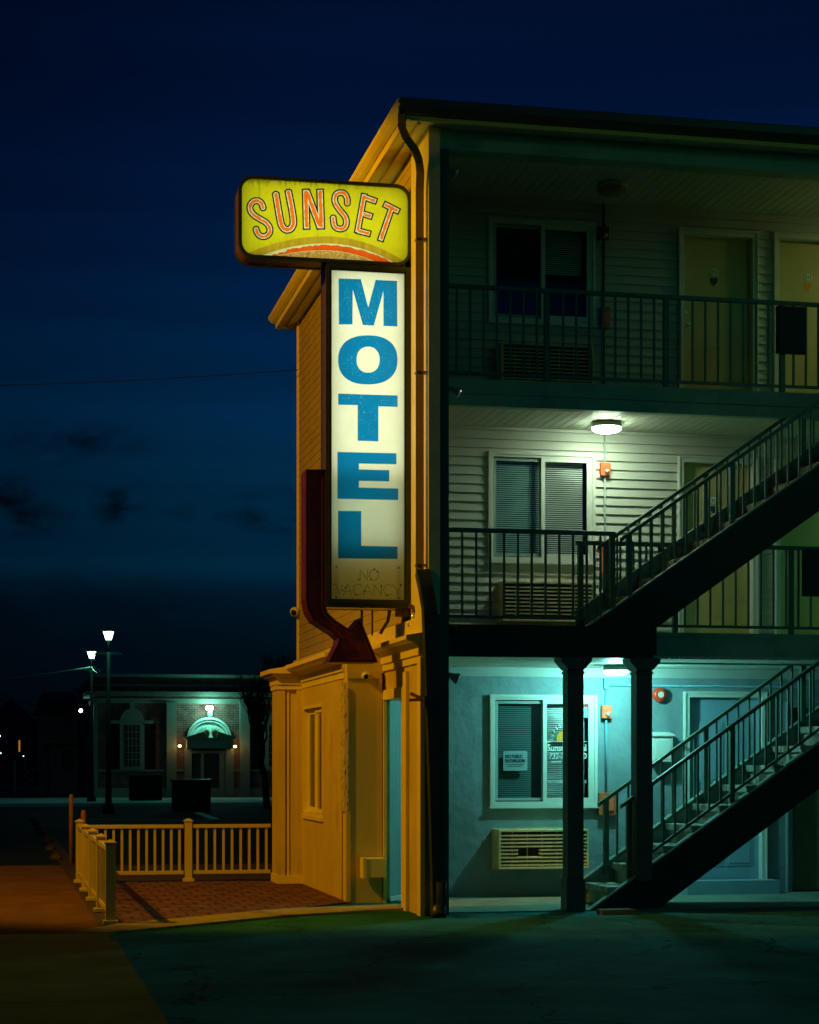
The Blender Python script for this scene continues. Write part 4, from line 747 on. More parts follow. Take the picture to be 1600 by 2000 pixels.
def sunset_col(U, V, X_, Z_):
    C_ = np.empty(U.shape+(3,)); yel = np.array((.66, .66, .010)); C_[:] = yel
    nf = fbm(U, V, .06, 3); C_ *= (.90+.2*nf)[..., None]
    apx = lambda a, x0, L_, R_: a+(U-x0)**2/(2*np.where(U < x0, L_, R_))
    dt = V-apx(461.5, 636, 353, 245); C_[dt > 0] = np.array((.50, .37, .018))
    st = fbm(U*1.6, V*.25, .12, 5); C_[dt > 0] *= (.75+.5*st[dt > 0])[:, None]
    dw = V-apx(475.6, 636, 330, 242); C_[dw > 0] = np.array((.78, .85, .42))
    jag = 2.2+2.6*(fbm(U, V*0, .16, 8)-.35)*2+np.where(U < 560, 3.4, 0)+np.where(U > 735, -1.5, 0)
    do = dw-np.maximum(jag, .3); C_[do > 0] = np.array((.86, .13, .008)); C_[do > 0] *= (.8+.4*fbm(U, V*.4, .11, 4)[do > 0])[:, None]
    di = V-apx(489, 632, 400, 235); C_[di > 0] = np.array((.62, .42, .10)); sp = fbm(U, V, .35, 12); C_[di > 0] *= np.clip(.35+1.3*sp, .4, 1.3)[di > 0][:, None]
    C_[(di > 0) & (di < .9)] = np.array((.85, .75, .3))
    # grime running from the top edge
    top = 351+(U-470)*.018; dr = np.clip(1-(V-top)/(3+14*np.clip(vnoise(U, V*0, .22, 21)-.45, 0, 1)*2+30*(np.abs(U-506.5) < 1.1)), 0, 1)
    C_ *= (1-.65*dr*np.clip(.2+fbm(U, V*0, .3, 2), 0, 1))[..., None]
    for xs_, w_ in ((506.5, 1.2), (559, 2), (676, 5), (620, 4)): C_ *= (1-.28*np.exp(-((U-xs_)/w_)**2)*np.clip(fbm(U*0, V, .1, 6), .2, 1))[..., None]
    for L_, w_ in zip(LET, WD):
        s = np.minimum.reduce([seg_sdf(U, V, p, w_) for p in L_]); wob = (fbm(U, V, .22, 31)-.5)*3.0
        def put(mask, c):
            a = np.clip(.5-mask/.8, 0, 1)[..., None]; C_[:] = C_*(1-a)+np.array(c)*a
        put(s-.55, (.0, .006, .003)); put(s+2.3, (.80, .86, .52)); put(s+3.9+np.clip(wob, -.7, 1.6), (.85, .19, .008))
    return np.clip(C_, 0, .95)
def clipr(x0, x1, z0, z1, r):
    def f(X_, Z_):
        cx = np.clip(X_, x0+r, x1-r); cz = np.clip(Z_, z0+r, z1-r); return (np.hypot(X_-cx, Z_-cz) <= r)
    return f
fc = grid_face('lettered_panel', sx0+.02, sx1-.02, sz0+.02, sz1-.02, YS+.01, 560, 290, sunset_col, sg, clipr(sx0+.018, sx1-.018, sz0+.018, sz1-.018, .13))
grid_face('rear_panel', sx0+.02, sx1-.02, sz0+.02, sz1-.02, YSB-.01, 40, 20, lambda U, V, X_, Z_: np.ones(U.shape+(3,))*np.array((.66, .62, .03)), sg, clipr(sx0+.018, sx1-.018, sz0+.018, sz1-.018, .13))
# vertical lightbox: "MOTEL"
A = atY(638, 520, YS); B = atY(803, 1188, YS); mx0, mx1, mz1, mz0 = A[0], 4.035, sz0-.012, B[2]
sm_ = thing('lightbox_sign', 'tall vertical lit lightbox with blue block letters reading MOTEL', 'sign', ((mx0+mx1)/2, YS, mz0), 'lightbox signs on the motel corner')
P0 = atY(648, 527, YS); P1 = atY(790, 1172, YS); qx0, qx1, qz1, qz0 = P0[0], P1[0], P0[2], P1[2]
rc = lambda a, b, c, d: [(b, d), (a, d), (a, c), (b, c)]
m = MB(); ring(m, rc(mx0, mx1, mz0, mz1), rc(mx0+.01, mx1-.01, mz0+.01, mz1-.01), YS+.03, YSB-.03); m.build('cabinet', cabinet, sm_)
m = MB()
for ya, yb in ((YS-.012, YS+.03), (YSB-.03, YSB+.012)): ring(m, rc(mx0-.004, mx1, mz0-.004, mz1-.0), rc(qx0-.012, qx1+.012, qz0-.012, qz1+.012), ya, yb)
ring(m, rc(qx0-.012, qx1+.012, qz0-.012, qz1+.012), rc(qx0, qx1, qz0, qz1), YS+.0, YS+.03); ring(m, rc(qx0-.04, qx1+.04, qz0-.04, qz1+.03), rc(qx0-.02, qx1+.02, qz0-.02, qz1+.02), YS-.022, YS-.012); m.build('face_frame', frameg, sm_)
m = MB(); ring(m, rc(mx0+.011, mx1-.011, mz0+.011, mz1-.011), rc(mx0+.014, mx1-.014, mz0+.014, mz1-.014), YS+.032, YSB-.032); m.build('lining', inner, sm_)
zz = lambda p: [(560+a/2.632, 500+b/2.632) for a, b in p]; zm = lambda p: [(440+a/3.478, 180+b/3.478) for a, b in p]
MP = [zm([(770, 1265), (922, 1270), (972, 1462), (1022, 1275), (1168, 1282), (1170, 1592), (1075, 1588), (1075, 1352), (1010, 1586), (935, 1582), (867, 1342), (865, 1578), (772, 1578)]),
      zz([(265, 707), (571, 717), (571, 776), (472, 773), (472, 953), (365, 950), (365, 767), (265, 765)]),
      zz([(261, 1007), (565, 1014), (565, 1071), (372, 1067), (372, 1097), (528, 1101), (528, 1159), (372, 1156), (372, 1190), (574, 1195), (574, 1255), (261, 1248)]),
      zz([(264, 1310), (384, 1311), (384, 1490), (571, 1494), (571, 1558), (264, 1554)])]
def poly_sdf(x, y, P_):
    n = len(P_); d = np.full(x.shape, 1e9); ins = np.zeros(x.shape, bool)
    for i in range(n):
        ax, ay = P_[i]; bx, by = P_[(i+1) % n]; ex, ey = bx-ax, by-ay; wx, wy = x-ax, y-ay
        t = np.clip((wx*ex+wy*ey)/(ex*ex+ey*ey), 0, 1); d = np.minimum(d, np.hypot(wx-ex*t, wy-ey*t))
        c = ((ay > y) != (by > y)); xi = ax+(y-ay)/(by-ay+1e-12)*ex; ins ^= (c & (x < xi))
    return np.where(ins, -d, d)
zv = lambda p: [(640+a/9.41, 1080+b/9.41) for a, b in p]
arc = lambda cx, cy, rx, ry, a0, a1: [(cx+rx*math.cos(math.radians(a)), cy+ry*math.sin(math.radians(a))) for a in np.linspace(a0, a1, 13)]
VAC = [zv([(598, 495), (600, 312), (735, 490), (738, 312)]), zv(arc(852, 405, 85, 98, 0, 360)), zv([(150, 575), (215, 770), (280, 575)]), zv([(290, 775), (370, 575), (440, 775)]), zv([(325, 705), (410, 705)]),
       zv(arc(560, 672, 85, 100, 40, 320)), zv([(655, 775), (730, 575), (815, 775)]), zv([(680, 715), (765, 715)]), zv([(850, 775), (855, 575), (985, 770), (988, 575)]), zv(arc(1115, 678, 85, 100, 40, 320)), zv([(1200, 575), (1290, 690), (1370, 575)]), zv([(1290, 690), (1290, 775)])]
def motel_col(U, V, X_, Z_):
    C_ = np.empty(U.shape+(3,)); C_[:] = np.array((.84, .90, .66)); C_ *= (.95+.1*fbm(U, V, .05, 2))[..., None]
    ed = np.minimum(np.minimum(U-648, 790-U), 20)/20; C_ *= (.90+.10*np.clip(ed, 0, 1))[..., None]  # fall-off of the inside light at the edges, put into the panel colour
    def put(s, c, k=.7, al=1.0):
        a = (np.clip(.5-s/k, 0, 1)*al)[..., None]; C_[:] = C_*(1-a)+np.asarray(c)*a
    blue = np.empty(U.shape+(3,)); blue[:] = np.array((.004, .205, .46)); blue *= (.92+.16*fbm(U, V, .05, 7))[..., None]
    ck = np.abs(fbm(U, V, .10, 15)-.5); ck2 = fbm(U, V, .6, 40); cr_ = (ck < .008) & (V < 860) & (ck2 > .45); pk = (ck2 > .88) & (V > 655) & (V < 755)
    blue[cr_ | pk] = np.array((.10, .42, .58))
    for p in MP: put(poly_sdf(U, V, p), blue)
    cx, cy = 718.6, 702.9
    so_ = ((np.abs(U-cx)/58)**2.35+(np.abs(V-cy)/48)**2.35)**(1/2.35)-1; si_ = ((np.abs(U-719.2)/22.5)**2.2+(np.abs(V-702.5)/25.3)**2.2)**(1/2.2)-1
    put(np.maximum(so_*50, -si_*24), blue)
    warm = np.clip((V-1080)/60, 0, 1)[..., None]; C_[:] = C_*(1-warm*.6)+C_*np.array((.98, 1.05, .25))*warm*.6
    for p in VAC: put(np.abs(seg_sdf(U, V, p, .01))-.75, (.20, .19, .05), .8, .6)
    for a, b in ((160, 255), (1308, 272), (160, 815), (1308, 832), (115, 575), (860, 295), (915, 345), (575, 490), (280, 690), (800, 490), (1340, 590), (330, 640), (680, 700), (520, 765), (1090, 780), (990, 615)):
        cx_, cy_ = 640+a/9.41, 1080+b/9.41; put(np.hypot(U-cx_, V-cy_)-1.6*(.6+fbm(U, V, .6, 9)), (.07, .045, .015), 1.2, .85)
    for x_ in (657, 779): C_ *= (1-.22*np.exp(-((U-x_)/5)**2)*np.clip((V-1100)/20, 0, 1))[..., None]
    return np.clip(C_, 0, .95)
grid_face('lettered_panel', qx0-.01, qx1+.01, qz0-.01, qz1+.01, YS+.015, 240, 1060, motel_col, sm_)
grid_face('rear_panel', mx0+.02, mx1-.03, mz0+.02, mz1-.02, YSB-.005, 10, 30, lambda U, V, X_, Z_: np.ones(U.shape+(3,))*np.array((.8, .86, .6)), sm_)
# tubes inside the cabinets (flat banks of lamps facing each panel)
def bank(x0, x1, z0, z1, W, col, par):
    for sgn in (1, -1):
        l = bpy.data.lights.new('sign_tubes', 'AREA'); l.shape = 'RECTANGLE'; l.size = x1-x0; l.size_y = z1-z0; l.energy = W; l.color = col
        o = bpy.data.objects.new('sign_tubes', l); o.location = ((x0+x1)/2, (YS+YSB)/2-.01*sgn, (z0+z1)/2); o.rotation_euler = (math.pi/2*sgn, 0, 0); COL.objects.link(o); attach(o, par); l['label'] = 0
TC = (.96, 1.0, .86)
bank(sx0+.06, sx1-.06, sz0+.04, sz1-.04, 4.4, TC, sg)
zc_ = atY(700, 925, YS)[2]; bank(mx0+.05, mx1-.05, zc_, mz1-.04, 6.6, TC, sm_); bank(mx0+.1, mx1-.1, mz0+.62, zc_-.12, .85, (.75, 1, .85), sm_)
# red arrow
ar = thing('arrow_sign', 'dark red metal arrow bending down to the right beside the vertical sign', 'sign', (3.2, YS, 2.5))
pa = lambda x, y: (lambda q_: (q_[0], q_[2]))(atY(x, y, YS+.02))
L1 = [pa(597, 917), pa(597, 1170), pa(601, 1193), pa(612, 1212), pa(652, 1238), pa(661, 1246), pa(660, 1256), pa(641, 1294), pa(738, 1294), pa(703, 1207), pa(683, 1230), pa(655, 1211), pa(641, 1198), pa(636, 1186), pa(636, 917)]
m = MB(); m.prism(L1, 'Y', YS+.03, YS+.33); m.build('cabinet', redarrow, ar, bevel=.006)
def inset(P_, d):
    n = len(P_); o = []; ar_ = sum(P_[i][0]*P_[(i+1) % n][1]-P_[(i+1) % n][0]*P_[i][1] for i in range(n)); s = 1 if ar_ > 0 else -1
    for i in range(n):
        a, b, c = Vector(P_[i-1]), Vector(P_[i]), Vector(P_[(i+1) % n]); e1 = (b-a).normalized(); e2 = (c-b).normalized(); n1_ = Vector((-e1.y, e1.x))*s; n2_ = Vector((-e2.y, e2.x))*s
        bi = (n1_+n2_).normalized(); o.append(tuple(b+bi*(d/max(.35, bi.dot(n1_)))))
    return o
m = MB(); ring(m, L1, inset(L1, .012), YS+.005, YS+.03); m.build('rim', redarrow, ar)
m = MB(); ring(m, inset(L1, .032), inset(L1, .040), YS+.018, YS+.029); m.build('neon_tube', mat('dead_neon', (.2, .07, .05), .25), ar)
m = MB()
_pl = inset(L1, .036)
for i in range(len(_pl)):
    a_, b_2 = Vector(_pl[i]), Vector(_pl[(i+1) % len(_pl)]); L_ = (b_2-a_).length; n_ = int(L_/.16)
    for k_ in range(n_):
        c_ = a_.lerp(b_2, (k_+.5)/n_); m.tube([(c_.x, YS+.03, c_.y), (c_.x, YS+.014, c_.y)], .006, 6)
m.build('tube_supports', cabinet, ar)
m = MB(); m.box(3.9, 4.06, YS+.05, YS+.12, 2.99, 3.07); m.box(3.55, 3.57, YS+.14, YS+.17, 2.75, 3.06); m.box(3.66, 3.675, YS+.14, YS+.16, 2.8, 3.06); m.rtube([(3.85, YS+.15, 3.06), (3.83, YS+.15, 2.95), (3.75, YS+.15, 2.82)], .03, .03); m.build('mounting_iron', cabinet, sm_)

# ---------------------------------------------------------------- vinyl fence round the patio
def fpost(x, y, h=.80, label='', w=.045):
    t = thing('fence_post', label, 'fence post', (x, y, 0), 'cream fence posts round the patio')
    m = MB(); m.box(x-w, x+w, y-w, y+w, .02, h-.03); m.build('shaft', vinylf, t, bevel=.004)
    m = MB(); m.box(x-w-.012, x+w+.012, y-w-.012, y+w+.012, h-.03, h-.018); m.add([(x-w-.01, y-w-.01, h-.018), (x+w+.01, y-w-.01, h-.018), (x+w+.01, y+w+.01, h-.018), (x-w-.01, y+w+.01, h-.018), (x, y, h+.012)], [(0, 1, 4), (1, 2, 4), (2, 3, 4), (3, 0, 4), (3, 2, 1, 0)]); m.build('cap', vinylf, t)
    m = MB(); m.box(x-w-.025, x+w+.025, y-w-.025, y+w+.025, .02, .06); m.build('skirt', vinylf, t, bevel=.006)
def fpanel(p, q, label, n):
    t = thing('picket_fence', label, 'fence', (p[0], p[1], .05), 'cream fence panels round the patio'); P_, Q_ = Vector(p+(0,)), Vector(q+(0,))
    for nm, z, w_, h_ in (('top_rail', .71, .07, .045), ('bottom_rail', .135, .05, .045)): m = MB(); m.rtube([P_+Vector((0, 0, z)), Q_+Vector((0, 0, z))], w_, h_); m.build(nm, vinylf, t, bevel=.003)
    for i in range(n):
        c = P_.lerp(Q_, (i+.5)/n); m = MB(); m.box(c.x-.015, c.x+.015, c.y-.015, c.y+.015, .155, .69); m.build('baluster', vinylf, t)
YF = 24.0
C0 = (.90, YF); Mx = atY(368, 1722, YF)[0]
fy = [17.78, 19.3, 20.85, 22.4]
for i, y in enumerate(fy): fpost(.945-.012*i, y, .79, ('nearest cream fence post at the kerb', 'second cream fence post from the kerb', 'third cream fence post from the kerb', 'fourth cream fence post from the kerb, nearest the corner')[i])
fpost(C0[0], C0[1], .80, 'cream fence post at the far left corner of the patio'); fpost(Mx, YF, .80, 'cream fence post midway along the back of the patio')
seq = [(.945-.012*i, y) for i, y in enumerate(fy)]+[C0]
for i in range(4): fpanel((seq[i][0], seq[i][1]+.06), (seq[i+1][0], seq[i+1][1]-.06), ('nearest side fence panel at the kerb', 'second side fence panel from the kerb', 'third side fence panel from the kerb', 'side fence panel nearest the patio corner')[i], 11)
fpanel((C0[0]+.06, YF), (Mx-.06, YF), 'back fence panel left of the middle post', 12); fpanel((Mx+.06, YF), (3.27, YF), 'back fence panel right of the middle post, against the building', 9)
# timber posts and edging beyond the fence
for (x, y, h, r_, lb) in ((.948, 28.5, 1.04, .033, 'tall brown timber post left of the fence corner'), (1.07, 27.1, .84, .036, 'short brown timber post behind the fence corner')):
    m = MB(); m.tube([(x, y, 0), (x, y, h-.03), (x, y, h)], [r_, r_, r_*.7], 12); m.build; lone(m, 'timber_post', wood, lb, 'post', 'brown timber posts by the pavement')
for i in range(7):
    y = 30+i*3.4; x = .80-.012*i*1.0+random.uniform(-.04, .04); m = MB(); sphere(m, (x, y, .03), .11, 12, 8, (.9, 1.3, .75))
    m.v = [(a+.03*mnoise.noise(Vector((a*5, b*3, c*6))), b, c+.03*mnoise.noise(Vector((a*4, b*4, c*5+3)))) for a, b, c in m.v]
    lone(m, 'edging_stone', mat('stone_%d' % i, (.07, .05, .03), .9, var=.3) if i == 0 else MATS['stone_0'], 'brown edging stone, %s in the row running back from the timber posts' % ('first', 'second', 'third', 'fourth', 'fifth', 'sixth', 'last')[i], 'stone', 'edging stones along the pavement')

# ---------------------------------------------------------------- across the street: bank
YK = 77.0
bk = thing('bank_building', 'low brick bank with pale pilasters and a lit arched doorway across the street', 'building', (7, YK, .1))
b_ = lambda x, y: (lambda q_: (q_[0], q_[2]))(atY(x, y, YK))
def brect(mb, x0, y0, x1, y1, ya, yb): A = b_(x0, y0); B = b_(x1, y1); mb.box(A[0], B[0], YK-ya, YK-yb, B[1], A[1])
X0 = b_(186, 0)[0]; X1 = 18.0
m = MB(); m.box(X0, X1, YK, YK+18, .1, b_(0, 1318)[1]); m.build('brick_wall', brickb, bk)
m = MB()
for y0, y1, o_ in ((1314, 1320, .12), (1334, 1338.5, .10), (1349, 1357, .34), (1362, 1372, .08), (1503, 1507, .05), (1540, 1564, .08)):
    za, zb_ = b_(0, y1)[1], b_(0, y0)[1]; m.box(X0-o_, X1, YK-o_, YK+18, max(za, .1), zb_)
m.build('stone_bands', stonem, bk)
for xa, xb in ((183, 191), (325, 344), (468, 487), (572, 590)):
    m = MB(); brect(m, xa, 1371, xb, 1550, .22, 0); brect(m, xa-2, 1545, xb+2, 1564, .26, 0); brect(m, xa-1, 1371, xb+1, 1375, .25, 0); m.build('pilaster', stonem, bk)
dglass = mat('dark_glass', (.015, .03, .028), .4, spec=.3, var=.1)
def arched(xc, ytop, ysp, ybot, hw, label=None):
    m = MB(); cx = b_(xc, 0)[0]; W = b_(xc+hw, 0)[0]-cx; zs_ = b_(0, ysp)[1]; zt = b_(0, ytop)[1]; zb_ = b_(0, ybot)[1]
    m.prism([(cx+W*math.cos(math.pi*i/18), zs_+(zt-zs_)*math.sin(math.pi*i/18)) for i in range(19)], 'Y', YK-.12, YK); m.box(cx-W, cx+W, YK-.10, YK, zb_, zs_); m.box(cx-W-.35, cx-W, YK-.12, YK, zs_-.05, zs_+.08); m.box(cx+W, cx+W+.35, YK-.12, YK, zs_-.05, zs_+.08); m.box(cx-.1, cx+.1, YK-.14, YK, zt-.02, zt+.2)
    wo = m.build('window', stonem, bk)
    m = MB(); m.box(cx-W+.18, cx+W-.18, YK-.11, YK-.09, zb_+.12, zs_-.1); m.build('pane', dglass, wo)
    m = MB()
    for i in range(1, 4): x_ = cx-W+.18+(2*W-.36)*i/4; m.box(x_-.012, x_+.012, YK-.125, YK-.11, zb_+.12, zs_-.1)
    for i in range(1, 6): z_ = zb_+.12+(zs_-zb_-.22)*i/6; m.box(cx-W+.18, cx+W-.18, YK-.126, YK-.11, z_-.012, z_+.012)
    m.build('glazing_bars', stonem, wo)
    for s in (-1, 1): m = MB(); a = cx+s*(W+.02); m.box(a, a+s*.42, YK-.06, YK, zb_, zs_-.06); m.build('shutter', blackm, wo)
arched(258, 1382, 1410, 1503, 24); arched(540, 1382, 1410, 1503, 24)
# doorway
m = MB(); brect(m, 360, 1462, 374, 1560, .2, 0); brect(m, 440, 1462, 456, 1560, .2, 0); brect(m, 372, 1466, 442, 1472, .16, 0); brect(m, 392, 1470, 398, 1560, .12, 0); brect(m, 428, 1470, 442, 1560, .12, 0)
brect(m, 362, 1445, 452, 1462, .75, 0); brect(m, 358, 1441, 456, 1445, .85, 0); dw = m.build('door_surround', stonem, bk)
m = MB(); brect(m, 374, 1472, 392, 1552, .06, .03); brect(m, 398, 1472, 428, 1556, .06, .03); m.build('door_glass', dglass, dw)
cx, zc = b_(408, 1441); m = MB(); n = 18
for r0, r1, dd in ((1.02, .92, .28), (.9, .8, .22), (.78, .0, .12)):
    R = b_(450, 0)[0]-cx; H_ = b_(0, 1400)[1]-zc
    po = [(cx+R*r0*math.cos(math.pi*i/n), zc+H_*r0*math.sin(math.pi*i/n)) for i in range(n+1)]; pi_ = [(cx+R*r1*math.cos(math.pi*i/n), zc+H_*r1*math.sin(math.pi*i/n)) for i in range(n, -1, -1)] if r1 > 0 else []
    m.prism(po+pi_, 'Y', YK-dd, YK-.0)
for i in range(13):
    a = math.pi*(i+.5)/13; c_, s_ = math.cos(a), math.sin(a); m.prism([(cx+R*.3*c_-.012*s_, zc+H_*.3*s_+.012*c_), (cx+R*.62*c_-.03*s_, zc+H_*.62*s_+.03*c_), (cx+R*.62*c_+.03*s_, zc+H_*.62*s_-.03*c_), (cx+R*.3*c_+.012*s_, zc+H_*.3*s_-.012*c_)], 'Y', YK-.17, YK-.12)
m.build('fanlight_arch', mat('white_arch', (.7, .75, .68), .5), dw)
m = MB(); A = b_(354, 1442); B = b_(462, 1442); m.prism([A, (cx-.28, b_(0, 1428)[1]), (cx-.2, A[1]), ], 'Y', YK-.9, YK-.3); m.prism([(cx+.2, A[1]), (cx+.28, b_(0, 1428)[1]), B], 'Y', YK-.9, YK-.3)
for s in (-1, 1): sphere(m, (cx+s*.16, YK-.75, A[1]+.18), .12, 10, 8, (1, .6, 1.6))
m.build('pediment', mat('pediment_stone', (.3, .26, .12), .6), dw)
def far_light(name, x, y, Y0, w_, h_, em, label, power, col):
    p = atY(x, y, Y0); t = thing(name, label, 'wall light', p, None); m = MB(); sphere(m, (p[0], Y0-.05, p[2]), h_, 12, 8, (w_/h_, .8, 1)); m.build('lens', em, t)
    m = MB(); m.box(p[0]-w_*.3, p[0]+w_*.3, Y0, Y0+.2, p[2]-h_*.3, p[2]+h_*.3); m.build('bracket', stonem, t)
    lamp('wall_lamp_light', 'POINT', (p[0], Y0-.35, p[2]), col, power, .1)
WL = emis('bank_lamp', (.75, 1, .95), 30); WS = emis('sconce_lamp', (1, .62, .25), 9)
far_light('wall_light', 409, 1383, YK-.3, .16, .1, WL, 'bright white flood lamp above the bank doorway', 75, (.22, 1, .78))
m = MB(); brect(m, 404.5, 1389, 413.5, 1400, .3, 0); m.build('keystone', stonem, dw)
far_light('wall_light', 351, 1457, YK-.25, .07, .05, WS, 'small amber lamp left of the bank doorway', 4, (1, .6, .2)); far_light('wall_light', 459, 1458, YK-.25, .07, .05, WS, 'small amber lamp right of the bank doorway', 4, (1, .6, .2))
far_light('wall_light', 158, 1388, YK+3, .07, .07, WL, 'white flood lamp on the left side of the bank', 8, (.2, .9, .8))
# street lamps
lampg = emis('street_lantern', (.80, 1, .95), 9)
def street_lamp(px_, ybase, ytop, ylan, label, power):
    p = atZ(px_, ybase); Y0 = p[1]; s = p[0]*FV[0]+p[1]*FV[1]; u = s/F
    t = thing('street_lamp', label, 'street lamp', (p[0], Y0, 0), 'lantern street lamps by the bank'); zt = CH+(HZ-ytop)*u; zl = CH+(HZ-ylan)*u; x, y = p[0], Y0; zl = zt-.24
    m = MB(); m.tube([(x, y, 0), (x, y, .25), (x, y, .3), (x, y, 1.0), (x, y, 1.05), (x, y, zl-.35)], [.17, .16, .1, .085, .07, .055], 12); m.build('pole', blackm, t)
    m = MB(); m.box(x-.38, x+.38, y-.015, y+.015, zl-.42, zl-.395); m.box(x-.3, x+.3, y-.01, y+.01, zl-.36, zl-.35); sphere(m, (x-.38, y, zl-.41), .03); sphere(m, (x+.38, y, zl-.41), .03); m.build('banner_arm', blackm, t)
    m = MB(); m.tube([(x, y, zl), (x, y, zt)], [.085, .155], 6, smooth=False); m.build('lantern', lampg, t)
    m = MB(); m.tube([(x, y, zt), (x, y, zt+.02), (x, y, zt+.10), (x, y, zt+.14)], [.2, .2, .06, .02], 6, smooth=False); m.tube([(x, y, zl-.36), (x, y, zl-.05), (x, y, zl)], [.04, .045, .1], 8); 
    for a in range(4): c_, s_ = math.cos(a*math.pi/2+.4), math.sin(a*math.pi/2+.4); m.rtube([(x+.09*c_, y+.09*s_, zl), (x+.185*c_, y+.185*s_, zt+.02)], .012, .012); sphere(m, (x+.2*c_, y+.2*s_, zt+.03), .022, 8, 5)
    m.build('lantern_cage', blackm, t)
    lamp('street_lamp_light', 'POINT', (x, y-.35, zl+.1), (.12, 1, .62), power, .12); return Vector((x, y, zl-.2))
s1 = street_lamp(212, 1590, 1234, 0, 'nearer and taller lit lantern street lamp in front of the bank', 50); s2 = street_lamp(179, 1572, 1273, 0, 'farther lit lantern street lamp, left of the nearer one', 45)
def cable(a, b, sag, r_, name, m_, label, n=14):
    a, b = Vector(a), Vector(b); m = MB(); m.tube([a.lerp(b, i/n)-Vector((0, 0, sag*4*(i/n)*(1-i/n))) for i in range(n+1)], r_, 6); return lone(m, name, m_, label, 'cable', 'overhead cables')
cable(s1-Vector((0, 0, .25)), s2-Vector((0, 0, .1)), .35, .02, 'overhead_wire', greym, 'cable strung between the two lantern street lamps'); cable(s2-Vector((0, 0, .1)), (-6, 80, 4.9), .3, .02, 'overhead_wire', greym, 'cable running left from the farther street lamp')
cable(atX(583, 722, 4.0), (-4.5, 30, 7.1), .12, .0055, 'overhead_wire', blackm, 'thin black cable crossing the sky to the motel')
for y0, y1, hl in ((1352, 1390, 'lower'), (1340, 1372, 'upper')): cable(atY(-20, y0, 95), atY(150, y1, 90), .5, .02, 'overhead_wire', blackm, '%s faint dark cable low in the sky at the left' % hl)
# cabinets in front of the bank
for (xa, xb, yt, yb, lb) in ((255, 317, 1512, 1570, 'dark wide utility cabinet left of the bank door, farther of the two'), (340, 412, 1522, 1586, 'dark double door utility cabinet in front of the bank door, nearer of the two')):
    A = atZ(xa, yb); Y0 = A[1]; B = atY(xb, yt, Y0); t = thing('utility_cabinet', lb, 'utility cabinet', A, 'utility cabinets by the street'); m = MB(); m.box(A[0], B[0], Y0, Y0+.9, .0, B[2]-.04); m.build('body', blackm, t, bevel=.01)
    m = MB(); m.box(A[0]-.04, B[0]+.04, Y0-.05, Y0+.95, B[2]-.04, B[2]); m.build('lid', mat('cabinet_lid', (.10, .12, .12), .35), t); xm = (A[0]+B[0])/2
    m = MB(); m.box(A[0]+.05, xm-.02, Y0-.02, Y0-.001, .1, B[2]-.1); m.box(xm+.02, B[0]-.05, Y0-.02, Y0-.001, .1, B[2]-.1); m.build('door', blackm, t)
# house left of the bank
hs = thing('house', 'dark two storey house with a porch stair left of the bank', 'house', (0, 92, 0)); YH = 92
h_ = lambda x, y: (lambda q_: (q_[0], q_[2]))(atY(x, y, YH))
def hrect(mb, x0, y0, x1, y1, a, b): A = h_(x0, y0); B = h_(x1, y1); mb.box(A[0], B[0], YH-a, YH-b, max(B[1], 0), A[1])
m = MB(); hrect(m, 78, 1385, 152, 1570, 0, -9); hrect(m, 95, 1455, 150, 1560, 1.2, 0); m.build('wall', housem, hs)
m = MB(); A = h_(68, 1390); B = h_(160, 1390); C_ = h_(88, 1346); D = h_(150, 1346); m.add([(A[0], YH-.6, A[1]), (B[0], YH-.6, B[1]), (D[0], YH+4, D[1]), (C_[0], YH+4, C_[1]), (A[0], YH+9, A[1]), (B[0], YH+9, B[1])], [(0, 1, 2, 3), (3, 2, 5, 4), (0, 3, 4), (1, 5, 2), (0, 4, 5, 1)])
hrect(m, 88, 1452, 150, 1457, 1.5, 0); m.build('roof', housed, hs)
m = MB(); hrect(m, 122, 1397, 140, 1426, .06, 0); m.build('window', dglass, hs); m = MB(); hrect(m, 120, 1464, 142, 1502, 1.26, 1.2); m.build('door', dglass, hs)
m = MB(); hrect(m, 97, 1414, 106, 1427, .4, 0); m.build('air_conditioner', stonem, hs)
m = MB(); hrect(m, 104, 1392, 108, 1434, .08, 0); hrect(m, 75, 1424, 79, 1475, .08, 0); hrect(m, 102, 1470, 106, 1528, 1.3, 1.2); m.build('corner_trim', stonem, hs)
m = MB()
for (xa, ya, xb, yb_) in ((42, 1519, 64, 1500), (64, 1501, 102, 1501), (64, 1525, 102, 1525), (50, 1530, 66, 1518)): A = atY(xa, ya, YH-2); B = atY(xb, yb_, YH-2); m.rtube([A, B], .05, .06)
for x_, a, b in ((50, 1482, 1522), (65, 1500, 1528), (100, 1498, 1528)): A = atY(x_, a, YH-2); m.box(A[0]-.04, A[0]+.04, YH-2.04, YH-1.96, atY(x_, b, YH-2)[2], A[2])
m.build('porch_railing', stonem, hs)
WF = emis('far_window_light', (1, .45, .1), .35); WC = emis('far_white_light', (.7, 1, .9), 5)
t = thing('distant_house', 'barely lit distant house with a small amber window at the left edge', 'house', (-6, 150, 0)); m = MB(); A = atY(-30, 1420, 150); B = atY(72, 1495, 150); m.box(A[0], B[0], 150, 160, 0, A[2]); m.prism([(A[0]-.4, A[2]), (B[0]+.4, A[2]), ((A[0]+B[0])/2, A[2]+2.2)], 'Y', 149.6, 160.4); m.build('wall', housed, t)
m = MB(); A = atY(36.5, 1446, 149.9); B = atY(39.5, 1468, 149.9); m.box(A[0], B[0], 149.9, 149.98, B[2], A[2]); m.build('window', WF, t)
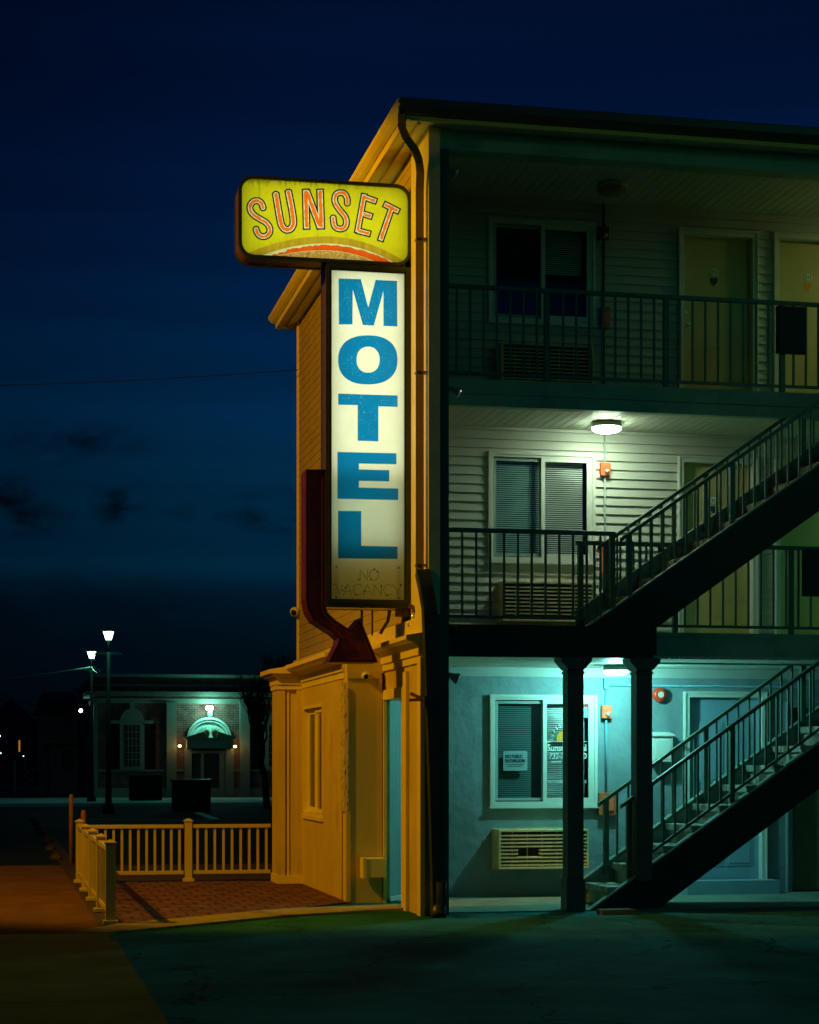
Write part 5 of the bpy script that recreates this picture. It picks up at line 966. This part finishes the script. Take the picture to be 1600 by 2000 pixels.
for x, y, w_, hl in ((0, 1437.5, .08, 'at the very edge, the highest of the three'), (46, 1477, .06, 'right of the amber window'), (2, 1471, .05, 'at the very edge, low beside the pole')):
    p = atY(x, y, 120); tt = thing('distant_lamp', 'tiny white point of light '+hl, 'lamp', p, 'tiny lights in the distance'); m = MB(); sphere(m, p, w_*.5); m.build('globe', WC, tt); m = MB(); m.tube([(p[0], 120.1, 0), (p[0], 120.1, p[2])], .05, 6); m.build('pole', blackm, tt)
m = MB(); A = atZ(29, 1556); m.tube([(A[0], A[1], 0), (A[0], A[1], atY(29, 1485, A[1])[2])], .045, 8); lone(m, 'sign_pole', greym, 'thin pale metal pole at the far left kerb', 'pole')
# trees
barkm = mat('bark', (.02, .02, .015), .9, var=.3)
def tree(x, y, h, label, seed, n=5, r0=.12, twigs=True):
    rnd = random.Random(seed); t = thing('bare_tree', label, 'tree', (x, y, 0), 'bare trees by the bank'); tr = MB(); cw = MB()
    def grow(p, d, L_, r_, k):
        pts = [p]; q = p
        for i in range(3): d = (d+Vector((rnd.uniform(-.16, .16), rnd.uniform(-.16, .16), rnd.uniform(-.02, .12)))).normalized(); q = q+d*L_/3; pts.append(q)
        (tr if k == n else cw).tube(pts, [r_, r_*.9, r_*.8, r_*.68], 6 if k > 1 else 4)
        if k == 0: return
        for j in range(3 if k > 1 else 4):
            a = rnd.uniform(0, 6.28); s = rnd.uniform(.35, .75); v = Vector((math.cos(a)*s, math.sin(a)*s, 1)).normalized(); dd = (d*.6+v*.6+Vector((math.cos(a), math.sin(a), 0))*.25).normalized(); grow(pts[rnd.choice((2, 3, 3))], dd, L_*rnd.uniform(.62, .8), r_*.6, k-1)
    grow(Vector((x, y, 0)), Vector((0, 0, 1)), h*.34, r0, n); tr.build('trunk', barkm, t); cw.build('crown', barkm, t)
p = atZ(522, 1580); tree(p[0], p[1], 4.4, 'bare twiggy tree in front of the right end of the bank', 3, 6)
p = atY(545, 1500, 100); tree(p[0], 98, 6.5, 'bare tree behind the bank, showing above its roof at the right', 5, 6, .2)
p = atY(397, 1500, 104); tree(p[0], 104, 6.6, 'small bare tree top showing above the middle of the bank roof', 9, 5, .2)
